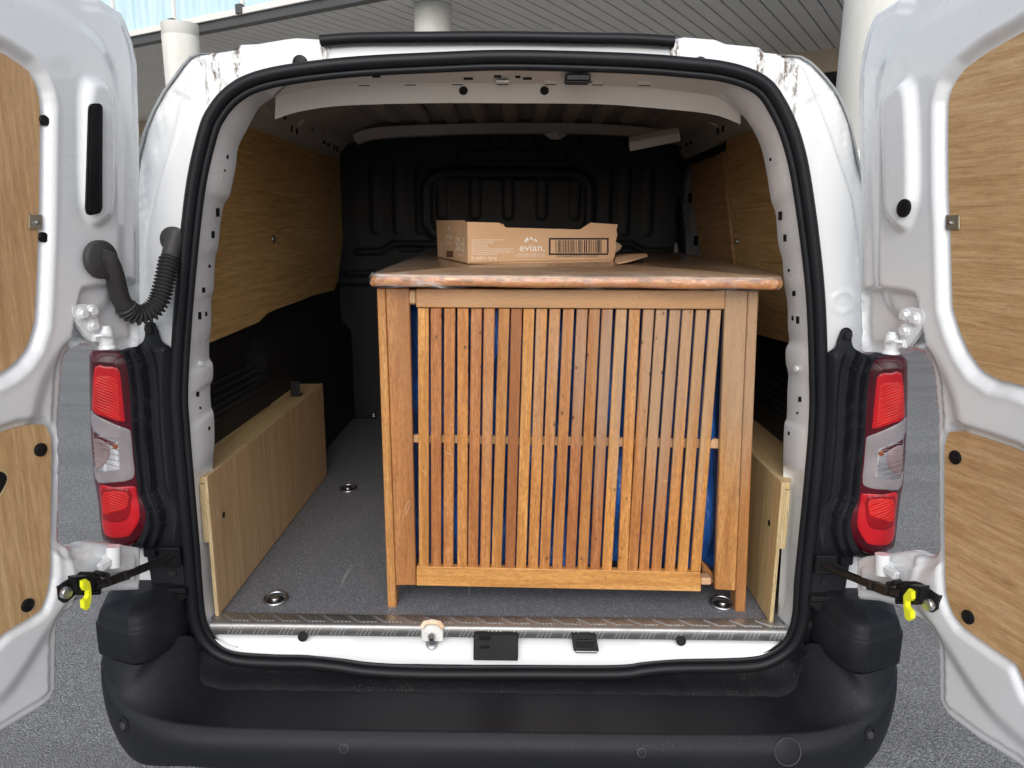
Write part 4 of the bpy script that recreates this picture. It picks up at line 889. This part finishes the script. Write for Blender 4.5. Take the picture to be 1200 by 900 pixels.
dr = make_door2(1, 15, 1008.5, RO_, LT, RB, [(1200, 41), (1162, 62), (1137, 81), (1122, 100), (1117, 120), (1116.5, 170), (1117, 225), (1119, 262), (1121, 337), (1122, 360), (1130, 387), (1140, 410), (1155, 432), (1175, 445), (1200, 449)],
    [(.45, 1.225), (.55, 1.22), (.59, 1.26), (.60, 1.5), (.58, 1.72), (.55, 1.755), (.45, 1.765), (.38, 1.755)],
    [(1200, 526), (1165, 514), (1130, 503), (1121, 505), (1115.5, 515), (1115, 600), (1116, 675), (1118, 700), (1124, 716), (1135, 732), (1175, 760), (1200, 776)],
    [(.50, .78), (.58, .77), (.60, .82), (.60, 1.09), (.57, 1.115), (.48, 1.12)],
    [(1046, 119), (1050, 110), (1072, 92), (1080, 95), (1086, 112), (1089, 180), (1088, 235), (1079, 265), (1070, 272), (1060, 266), (1050, 252), (1048, 225), (1046, 150)], .016,
    [(1037, 337), (1047, 338), (1075, 342), (1084, 350), (1087, 375), (1093, 402), (1070, 404), (1040, 410), (1012, 408), (1012, 345)])
def on(d, px_, py_, h): return d.hit(px_, py_, h)
def fit(d, name, pts, h, th, mat, parent=None, sm=1, bev=.001, **k):
    q = cr(pts, sm, True) if sm > 1 else pts
    return extrude(name, [d.hit(p[0], p[1], h) for p in q], d.n*-th, mat, parent or d.D, bev, **k)
def dd(d, name, px_, py_, h, r, th, mat, parent=None, seg=20): return disc(name, d.hit(px_, py_, h), d.n, r, th, mat, parent or d.D, seg)
# left door fittings
fit(dl, 'handle_slot', [(106.5, 130), (107, 125), (109, 122), (112, 121), (117.5, 121), (120.5, 122.5), (122, 126), (122, 131), (121.5, 240), (121, 246), (118.5, 250), (108, 252.3), (104.5, 250.5), (103, 245), (103.2, 238)], .044, .010, 'trim_plastic', sm=1, bev=.003)
fit(dl, 'slot_edge', [(117, 126), (120, 126), (120.5, 244), (117, 246)], .0452, .002, 'rubber', bev=.0006)
for px_, py_ in ((50.5, 141), (49.5, 278)): dd(dl, 'plug', px_, py_, .008, .0085, .005, 'trim_plastic')
for d_, pts in ((dl, ((47, 527), (32, 709))), (dr, ((1120, 536), (1135, 723)))):
    for px_, py_ in pts: dd(d_, 'plug', px_, py_, .0145, .0115, .0035, 'trim_plastic')
fit(dl, 'pull_handle', [(-12, 551), (3, 551), (8, 554), (10, 559), (9, 566), (3, 578), (-2, 584), (-12, 590)], .0152, .003, 'ply_edge', sm=2, bev=0); fit(dl, 'handle_hole', [(-12, 553), (2, 553), (6.5, 556), (8, 560), (7, 566), (1, 577), (-4, 582), (-12, 586)], .0158, .003, 'dark_hole', sm=2, bev=0)
for d_, x0_, x1_, y_, xm, sg in ((dl, 34, 50, 260, 43.5, -1), (dr, 1107.5, 1124, 260.5, 1113.5, 1)):
    c_ = fit(d_, 'panel_clip', [(x0_, y_-8.5), (x1_, y_-8.5), (x1_, y_+8.5), (x0_, y_+8.5)], .0125, .0025, 'zinc'); dd(d_, 'screw', xm, y_+1, .0125, .0035, .004, 'steel', c_, 12)
t = dd(dr, 'grommet', 1060, 244, .036, .0155, .004, 'trim_plastic'); 
for v in t.data.vertices: pass
# hinges
def hinge(d, plate, bolts, bx_, by0, by1, s):
    P_ = fit(d, 'hinge', plate, .020, .014, 'white_paint', sm=2, bev=.002)
    for px_, py_ in bolts: b_ = dd(d, 'washer', px_, py_, .020, .0125, .003, 'white_paint', P_, 18); dd(d, 'bolt', px_, py_, .023, .008, .007, 'white_paint', P_, 6)
    a = d.hit(bx_, by1, .022); b = d.hit(bx_, by0, .022); a[:2] = b[:2] = (a[:2]+b[:2])/2
    disc('hinge_barrel', a, (0, 0, 1), .0135, b[2]-a[2], 'white_paint', P_, 20)
    disc('hinge_collar', a-np.array([0, 0, .004]), (0, 0, 1), .0155, .006, 'white_paint', P_, 20); disc('hinge_pin', b, (0, 0, 1), .009, .004, 'white_paint', P_, 14)
    fit(d, 'hinge_arm', [(bx_+s*-2, by0+6), (bx_+s*14, by0+7), (bx_+s*14, by0+17), (bx_+s*-2, by0+18)], .024, .012, 'white_paint', P_, bev=.002)
    tube('hinge_rib', [d.hit(bx_-s*5, by0+10, .036), d.hit(bx_+s*4, by0+9, .037), d.hit(bx_+s*12, by0+10, .026)], .003, 'white_paint', P_, 8)
hinge(dl, [(84, 361), (88, 357), (112, 357), (114, 366), (117, 378), (118, 388), (116, 396), (108, 400), (98, 388), (86, 372)], [(97, 368), (108, 364.5), (109.5, 382)], 124.5, 384, 406, -1)
hinge(dr, [(1056, 362), (1076, 361), (1083, 366), (1083.5, 377), (1066, 402), (1060, 406), (1054, 400), (1055, 385)], [(1060.5, 370), (1072, 374), (1060, 388)], 1045, 391, 412, 1)
def hinge2(d, s, m):
    P_ = fit(d, 'hinge', [m((112, 684)), m((118, 665)), m((124, 652)), m((137, 640)), m((138, 655)), m((128, 668)), m((120, 690))], .014, .010, 'white_paint', sm=1, bev=.002)
    tube('hinge_barrel', [d.hit(*m((133, 640)), .022), d.hit(*m((133, 664)), .022)], .013, 'white_paint', P_, 16, axis=(1, 0, 0)); fit(d, 'hinge_arm', [m((117, 662)), m((133, 652)), m((134, 660)), m((120, 672))], .030, .012, 'white_paint', P_, bev=.003)
hinge2(dl, -1, lambda p: p); hinge2(dr, 1, lambda p: (1168-p[0]-1, p[1]*1.008+4))
# check straps
def strap(d, s, m, clip, nut):
    B = fit(d, 'check_strap', [m(p) for p in ((69, 688), (74, 684), (90, 673), (98, 670.5), (114, 671), (119, 676), (120, 694), (110, 697), (90, 697), (80, 706), (76, 707), (70, 703))], .024, .014, 'dark_steel', van, bev=.002)
    fit(d, 'strap_plate', [m(p) for p in ((73, 689), (89, 679), (90, 692), (84, 696), (77, 703), (74, 700))], .0255, .002, 'dark_hole', B, bev=.0005)
    dd(d, 'nut', *m(nut), .0255, .011, .008, 'steel', B, 12)
    fit(d, 'strap_housing', [m(p) for p in ((90, 677), (104, 675), (112, 678), (113, 692), (104, 695), (92, 694))], .045, .024, 'trim_plastic', B, bev=.003)
    fit(d, 'housing_foot', [m(p) for p in ((92, 694), (119, 693), (119, 697), (92, 698))], .040, .022, 'trim_plastic', B, bev=.001)
    p0 = d.hit(*m((111, 686)), .035); p1 = UY(*m((205, 648)), -.022)
    Y0 = p0[1]; PP = [p0]+[UY(*m(q), Y0+(p1[1]-Y0)*t_) for q, t_ in (((124, 683), .13), ((138, 678), .27), ((142, 676), .32), ((160, 669), .5), ((175, 663), .68), ((190, 657), .85))]+[p1]
    tube('strap_bar', cr(PP, 4), [.0085]*9+[.0075]*20 if 0 else .0082, 'dark_steel', B, 8, sx=.75)
    bm = bmesh.new(); bar(bm, PP[1], PP[3], .020, .016); bmo('bar_stop', bm, 'dark_steel', B)
    bm = bmesh.new(); bar(bm, PP[3]-(PP[3]-PP[1])*.12, PP[3]+(PP[3]-PP[1])*.05, .030, .018); bmo('bar_stop', bm, 'dark_steel', B)
    for q in ((112, 671), (120, 673)): dd(d, 'stud', *m(q), .020, .005, .014, 'dark_steel', B, 8)
    fit(d, 'yellow_clip', clip, .052, .010, 'yellow_plastic', B, bev=.0012)
strap(dl, -1, lambda p: p, [(97, 681), (102, 679), (106, 682), (107.5, 690), (108, 699), (107, 707), (105, 713), (102, 715.5), (98.5, 713), (98, 704), (102, 701.5), (103.5, 698), (103.5, 692), (99, 692), (97, 688)], (76, 694))
strap(dr, 1, lambda p: (1168-p[0]-.5, p[1]*1.01+4), [(1064, 690), (1068.7, 693.5), (1068.7, 702), (1066, 704.5), (1062.3, 704), (1062, 711), (1067.5, 717), (1067.5, 725), (1064, 728), (1060, 725), (1058, 711), (1058, 698)], (90.5-13, 702.5-5.5))
# wiring hose between the left door and the body
hp = [dl.hit(117, 301, .03)]; y0 = hp[0][1]
for (px_, py_), t_ in (((121, 302), .03), ((128, 307), .08), ((134, 322), .16), ((138, 338), .25), ((142.5, 352), .33), ((151, 364), .42), ((163, 369), .5), ((176, 365), .58), ((186, 353), .66), ((191.5, 335), .74), ((196, 315), .82), ((200, 298), .9), ((204, 283), .96), ((207, 273), 1.)): hp.append(UY(px_, py_, y0+(-.012-y0)*t_))
hc = cr(hp, 24); N = len(hc); T_ = np.linspace(0, 1, N); ar = np.r_[0, np.cumsum(np.linalg.norm(np.diff(hc, axis=0), axis=1))]; hc = resample(hc, 420); T_ = np.linspace(0, 1, 420)
rib = ss(.33, .35, T_)*ss(.86, .84, T_); r_ = .0168+.001*rib-.001*T_+.0036*rib*np.sin(T_*2*math.pi*46)-.0004*rib; r_ = np.where(T_ > .86, .0165, r_)
hose = tube('wiring_hose', hc, r_, 'hose_rubber', van, 16, axis=(.2, 1, .1))
t = disc('hose_grommet', dl.hit(116, 304, .026), dl.n, .034, .012, 'hose_rubber', hose, 26); disc('hose_grommet', UY(204, 281, -.001), (0, -1, 0), .026, .008, 'hose_rubber', hose, 26)

# ================================================================== slatted wooden table standing in the van
TB = (.15, .75, .58); TY0 = .085
tbl = empty('slatted_table', TB, 'weathered orange-brown wooden table with a front of upright slats standing in the van', 'table')
def pq(name, px4, Y, dep, mat, parent=tbl, bev=.0018, **k):
    f = [UY(p[0], p[1], Y) for p in px4]; return hexa(name, f+[q+np.array([0, dep, 0]) for q in f], mat, parent, bev, **k)
pq('leg', [(454.5, 713), (464.5, 714), (451, 338), (441.5, 338)], TY0, .045, 'post_wood')
pq('leg_board', [(464, 686), (487.5, 686), (479.5, 338), (451.7, 338)], TY0+.003, .018, 'post_wood')
pq('leg', [(861.5, 717.5), (873.5, 719), (889, 341), (877.3, 341)], TY0, .045, 'post_wood')
pq('leg_board', [(838, 691), (862, 692.5), (876.6, 341), (850, 340)], TY0+.003, .018, 'post_wood')
for s in (0, 1):
    x = -.262 if s == 0 else .545; box('leg', x, x+.022, 1.33, 1.375, .58, 1.318, 'post_wood', tbl)
    for z0_, z1_ in ((1.25, 1.318), (.63, .69)): box('side_rail', x+.002, x+.020, TY0+.05, 1.33, z0_, z1_, 'rail_wood', tbl)
    for y in np.arange(.2, 1.3, .075): box('side_slat', x+.004, x+.016, y, y+.05, .69, 1.25, 'slat_wood', tbl)
pq('rail', [(487.5, 360.5), (849.5, 362.5), (850, 340.5), (487.5, 338.5)], TY0-.002, .020, 'rail_wood')
pq('rail', [(488, 686.5), (821.5, 693.5), (821.5, 671), (488, 664)], TY0-.002, .020, 'rail_wood')
pq('cross_bar', [(484, 519), (842.5, 526), (842.5, 515), (484, 510)], TY0+.018, .014, 'peg_wood')
pq('peg', [(478, 357), (488, 357), (488, 340), (478, 340)], TY0+.007, .03, 'peg_wood', bev=.004)
pg = pq('peg', [(821, 686), (834, 686), (834, 678), (821, 678)], TY0+.004, .03, 'peg_wood', bev=.003)
pq('lower_runner', [(824, 679), (837, 684), (836, 672), (822, 657)], TY0+.05, .25, 'post_wood')
tx = [496, 511, 527, 542.5, 558.5, 573.5, 591, 605.5, 620, 635, 650.5, 666.5, 682.5, 697, 712, 728.5, 744, 760.5, 775.5, 791.5, 806.5, 822.5, 839]
bx_ = [496.7, 511, 525.2, 541.6, 554, 568.3, 581.7, 597.5, 610.5, 624.5, 638, 653, 668.3, 682.7, 697.3, 711.2, 729.6, 741.2, 754.6, 769, 785, 800, 815.2]
for i, (a, b) in enumerate(zip(tx, bx_)):
    y1_ = 665+i*.23; y0_ = 361+i*.1; ht, hb = 6.45, 5.75; dj = random.uniform(0, .0025)
    pq('slat', [(b-hb, y1_), (b+hb, y1_), (a+ht, y0_), (a-ht, y0_)], TY0+.002+dj, .012, 'slat_wood', bev=.0014)
lgb = [o for o in tbl.children if o.name.startswith('leg_board')]; slats = [o for o in tbl.children if o.name.startswith('slat')]
for objs_, pts in ((lgb, [(472, 612), (472.5, 605), (475, 598), (477, 590), (480, 586), (480.5, 590), (478, 598), (475.5, 603)]), (slats, [(495, 551), (498, 554), (500, 557)]), (slats, [(522, 530), (530, 533)]), (slats, [(777, 562), (779, 565), (781, 563)]), (lgb, [(466, 566), (467, 567)])):
    hp_ = [hit_on(objs_, *p) for p in pts]
    if all(hp_): tube('scratch', [h_[0]+h_[1]*.0001 for h_ in hp_], .0008, 'peg_wood', lgb[0], 5)
# table top with a knotty live front edge
ZT = 1.3565; tpn = cr([(-.300, 1.40), (-.283, .6), (-.270, .10), (-.262, .058), (-.24, .050), (-.1, .049), (.15, .047), (.40, .045), (.545, .040), (.572, .045), (.588, .085), (.605, .3), (.63, .7), (.65, 1.40)], 4)
def hull(z, o, P=tpn): 
    c0 = P.mean(0); d_ = P-c0; return np.c_[P+d_/np.linalg.norm(d_, axis=1)[:, None]*o, np.full(len(P), z)]
tt = loft('table_top', [np.repeat([[.15, .8, ZT-.0]], len(tpn), 0), hull(ZT, -.004), hull(ZT-.002, 0), hull(ZT-.006, .001)], 'top_wood', tbl, closed=True, sharp=70, flip=True)
rg = [hull(ZT-.0062+dz, .001+o) for dz, o in ((0, 0), (-.004, .002), (-.0095, .003), (-.015, .0015), (-.0195, -.003))]
for k, r in enumerate(rg[1:]): r[:, :2] += (np.sin(np.arange(len(r))*2.1+k)*.0016)[:, None]; r[:, 2] += np.sin(np.arange(len(r))*1.3)*.0012
loft('live_edge', rg+[np.repeat([[.15, .8, ZT-.024]], len(tpn), 0)], 'knotty_edge', tt, closed=True, flip=True)
# thin film wrapped over the top
nn2 = 260; pf = resample(cr(tpn, 3), nn2); rows = []
wob = np.interp(np.arange(nn2), np.arange(0, nn2+9, 9), rng.normal(0, 1, len(np.arange(0, nn2+9, 9)))); wob2 = np.interp(np.arange(nn2), np.arange(0, nn2+4, 4), rng.normal(0, 1, len(np.arange(0, nn2+4, 4))))
for i_, (o, dz, w1, w2) in enumerate(((-.12, .0018, .0006, .0004), (-.06, .0016, .0008, .0005), (-.02, .0018, .0012, .0006), (-.002, .0012, .0010, .0008), (.0052, -.004, .001, .0008), (.0064, -.011, .001, .001), (.0058, -.018, .0012, .0012), (.0048, -.023, .0026, .001))):
    r = hull(ZT+dz, o, pf); r[:, 2] += np.abs(wob)*w1+wob2*w2*.5; r[:, 1] -= np.abs(wob2)*w2*.6
    if i_ == 7: r[:, 2] -= .004*ss(.2, .55, r[:, 0])+.003*ss(-.1, -.26, r[:, 0])
    rows.append(r)
r = rows[-1].copy(); r[:, 2] -= .003+.004*np.abs(wob2); r[:, :2] -= (r[:, :2]-np.array([.15, .8]))*.004; rows.append(r)
loft('plastic_film', rows, 'film', tt, closed=False, flip=True)
# blue tarpaulin bundle inside the table
tp_ = empty('blue_tarpaulin', (.15, .6, .585), 'creased blue plastic tarpaulin stuffed inside the slatted table', 'tarpaulin')
V = []; nx, nz = 70, 60
for j in range(nz):
    for i in range(nx):
        u_, v_ = i/(nx-1), j/(nz-1); x = -.225+.755*u_; z = .655+.632*v_-.02*math.sin(u_*7)*(v_ < .1)
        y = .135+.016*math.sin(u_*23+v_*5)+.012*math.sin(v_*17+u_*9)+.008*math.sin(u_*61-v_*13)+.10*(1-min(1, 10*min(u_+.03, 1.03-u_)))
        V.append((x, y, z))
fr_ = [(j*nx+i, j*nx+i+1, (j+1)*nx+i+1, (j+1)*nx+i) for j in range(nz-1) for i in range(nx-1)]
n0 = len(V)
rim = [i for i in range(nx)]+[j*nx+nx-1 for j in range(1, nz)]+[(nz-1)*nx+i for i in range(nx-2, -1, -1)]+[j*nx for j in range(nz-2, 0, -1)]
V += [(V[i][0], 1.15, V[i][2]) for i in rim]
for k in range(len(rim)): k2 = (k+1) % len(rim); fr_.append((rim[k2], rim[k], n0+k, n0+k2))
fr_.append([n0+k for k in range(len(rim))])
mobj('tarp_sheet', V, fr_, 'tarp', tp_, sharp=60)

# ================================================================== cardboard tray on the table
ZB = ZT+.0022; FL = UZ(548.5, 309, ZB); FR = UZ(717.5, 309, ZB); FR[1] = .655; q = ray(717.5, 309); FR[:2] = (C+q*((.655-C[1])/q[1]))[:2]; FR[2] = ZB
BL = UZ(513, 301, ZB); BRt = BL+(FR-FL)
tray = empty('cardboard_tray', ((FL+BRt)/2).tolist(), 'open brown cardboard bottle tray with white lettering and a barcode, torn at its right end', 'box')
def plane(O_, a_, b_):
    n_ = np.cross(b_-a_, (0, 0, 1.)); n_ /= np.linalg.norm(n_)
    return n_, (lambda px_, py_, h=0: (lambda r: C+r*((O_+n_*h-C)@n_)/(r@n_))(ray(px_, py_)))
nf, hf_ = plane(FL, FL, FR)
if nf[1] > 0: nf = -nf; hf_ = (lambda px_, py_, h=0: (lambda r: C+r*((FL+nf*h-C)@nf)/(r@nf))(ray(px_, py_)))
front = [(548.5, 309), (548, 260), (585.5, 261), (593.5, 266.7), (620, 267.3), (680, 269), (684, 266.5), (692.5, 261), (724, 263), (722.5, 270), (723.5, 275), (721.5, 284), (722.5, 290), (720.5, 300), (717.5, 309)]
fp_ = extrude('front_panel', [hf_(*p) for p in front], -nf*.0035, 'cardboard', tray, .0006)
nl = np.cross(BL-FL, (0, 0, 1.)); nl /= np.linalg.norm(nl); nl = nl if nl[0] < 0 else -nl
def hl(px_, py_, h=0): r = ray(px_, py_); return C+r*(((FL+nl*h-C)@nl)/(r@nl))
sp_ = extrude('side_panel', [hl(*p) for p in ((548, 309), (547.6, 260.3), (544.5, 260), (543, 258.2), (511.3, 258.3), (513, 301))], -nl*.0035, 'cardboard', tray, .0006)
H_ = .09
def wq(name, a, b, h0_, h1_, **k):
    a = np.array(a); b = np.array(b); n_ = np.cross(b-a, (0, 0, 1.)); n_ /= np.linalg.norm(n_)
    f = [a, b, b+(0, 0, h1_), a+(0, 0, h0_)]; return hexa(name, f+[q+n_*.0035 for q in f], 'cardboard', tray, .0006, **k)
bv = BRt-BL; wq('back_panel', BL+bv*.02, BL+bv*.50, .10, .10); wq('back_panel', BL+bv*.70 if 0 else BL+bv*.50, BL+bv*.98, .085, .085)
wq('side_panel', FR*.93+BRt*.07, BRt, .055, .085)
extrude('bottom_panel', [FL+(0, 0, .0005), FR+(0, 0, .0005), BRt+(0, 0, .0005), BL+(0, 0, .0005)], (0, 0, .003), 'cardboard', tray)
fl_ = [UZ(720, 308.5, ZB+.001), UZ(724, 310, ZB+.001), UZ(740, 306.5, ZB+.006), UZ(759, 301, ZB+.012), UZ(757, 298.8, ZB+.014), UZ(738, 299, ZB+.012), UZ(722, 300, ZB+.006)]
extrude('torn_flap', fl_, (0, 0, .004), 'cardboard', tray, .0005)
extrude('torn_tab', [hf_(*p, -.004) for p in ((721, 283), (725, 285), (729, 288), (727, 292), (722, 296))], -nf*.003, 'card_edge', tray, .0003)
zu = np.array([0, 0, 1.])
def text(body, org, xd, size, mat, parent, n_, fit_w=None, shear=0, thick=.0003, name='lettering'):
    """lettering printed flat on a panel: origin = left end of the base line"""
    cu = D.curves.new('lettering', 'FONT'); cu.body = body; cu.size = 1; cu.resolution_u = 3
    o = D.objects.new('tmp', cu); COL.objects.link(o); bpy.context.view_layer.update()
    me = D.meshes.new_from_object(o.evaluated_get(bpy.context.evaluated_depsgraph_get())); D.objects.remove(o)
    vs = np.array([v.co[:] for v in me.vertices]); w_ = vs[:, 0].max()-vs[:, 0].min(); hh = .72
    sy = size/hh; sx = (fit_w/w_) if fit_w else sy; vs[:, 0] -= vs[:, 0].min()
    xd = np.array(xd)/np.linalg.norm(xd)
    P = np.array(org)+xd*(vs[:, :1]*sx)+zu*(vs[:, 1:2]*sy)+n_*thick
    for v, p in zip(me.vertices, P): v.co = Vector(p)-base(parent)
    me.materials.clear(); me.materials.append(M[mat]); return link(name, me, parent)
def ftext(body, x0_, x1_, ybase, hpx, mat='print_white', name='lettering'):
    a = hf_(x0_, ybase); b = hf_(x1_, ybase); t_ = hf_(x0_, ybase-hpx); return text(body, a, b-a, t_[2]-a[2], mat, fp_, nf, np.linalg.norm(b-a), name=name)
ftext('evian.', 608.7, 638, 294.3, 9.2, name='brand_lettering')
def poly_print(name, pts, mat='print_white', h=.0004, f=hf_, par=None):
    Q = [f(p[0], p[1], h) for p in pts]; return mobj(name, Q, [list(range(len(Q)))], mat, par or fp_, smooth=False)
for pts in ([(614, 284), (616.3, 279.5), (618, 277.8), (619.2, 279.5), (619.8, 283), (618.4, 281.5), (617, 283.6)], [(620.2, 281), (621.5, 278.5), (622.8, 277.2), (624.5, 280.5), (625.8, 284), (623.6, 281.2), (622, 280)], [(626, 279.8), (627.6, 279.9), (629.5, 281.8), (630.8, 284.5), (628.4, 282.4), (627.2, 283)]): poly_print('mountain_print', pts)
ftext('eau minerale naturelle des alpes', 607, 638, 298.3, 1.6); ftext('natural mineral water - natuurlijk mineraalwater', 604, 639.5, 300.6, 1.7)
for i, (b_, x1_) in enumerate((('Eau minerale naturelle  Natuurlijk mineraalwater', 590), ('Naturliches Mineralwasser', 580), ('Conserver a l abri du soleil', 577), ('Source Cachat, Evian', 571), ('Bron Source Quelle', 572.5), ('A conserver dans un endroit propre, sec et frais a labri', 602), ('Bewaren op een koele en droge plaats, beschermd tegen', 598), ('Kuhl und trocken lagern, vor Sonne schutzen, bitte nach', 602), ('dem Offnen bald verbrauchen', 583))): ftext(b_, 553, x1_, 281.5+i*2.12, 1.5)
ftext('5 x 6x50 cl - 16.3 kg', 552.5, 582, 304, 3.9)
ftext('03068320123455', 652.5, 701, 301.6, 2.9, 'print_dark', 'barcode_digits')
def rect(x0_, x1_, y0_, y1_, mat, name, **k): return poly_print(name, [(x0_, y1_), (x1_, y1_), (x1_, y0_), (x0_, y0_)], mat, **k)
for r in ((643.5, 713.5, 278.8, 280.8), (643, 712.5, 296.8, 298.8)): rect(*r, 'print_dark', 'barcode_frame')
for a, b in ((643.2, 645.2), (711.3, 713.3)): rect(a, b, 280.8, 296.8, 'print_dark', 'barcode_frame')
V = []; Fc = []; x = 651.; rb = random.Random(4)
while x < 705:
    w_ = rb.choice((.5, .5, .9, 1.4)); Q = [hf_(x, 296.2, .0005), hf_(x+w_, 296.2, .0005), hf_(x+w_, 281.4, .0005), hf_(x, 281.4, .0005)]; n0 = len(V); V += Q; Fc.append((n0, n0+1, n0+2, n0+3)); x += w_+rb.choice((.5, .6, .9, 1.5))
mobj('barcode', V, Fc, 'print_dark', fp_, smooth=False)
def stext(body, x0_, x1_, ybase, hpx, mat='print_white'):
    a = hl(x0_, ybase); b = hl(x1_, ybase); b[2] = a[2]; t_ = hl(x0_, ybase-hpx); return text(body, a, b-a, t_[2]-a[2], mat, sp_, nl, np.linalg.norm(b-a))
stext('evian', 522.3, 530, 279.2, 6.5); stext('50 cl', 534, 544, 293.5, 16.5); stext('1 x 6 x 50 cl', 534.5, 543, 299, 3.5)
for pts in ([(524.3, 269), (525.5, 265), (526.5, 268)], [(526.2, 268), (527, 266.5), (528, 269.8)]): poly_print('mountain_print', pts, f=hl, par=sp_)
for i in range(3): stext('natuurlijk water', 522, 530, 283.5+i*1.4, 1.2)
for i in range(9): stext('eau minerale', 513.4, 519, 283+i*1.9, 1.2)
rect(523, 531, 294, 301.5, 'print_brown', 'brown_print', f=hl, par=sp_)
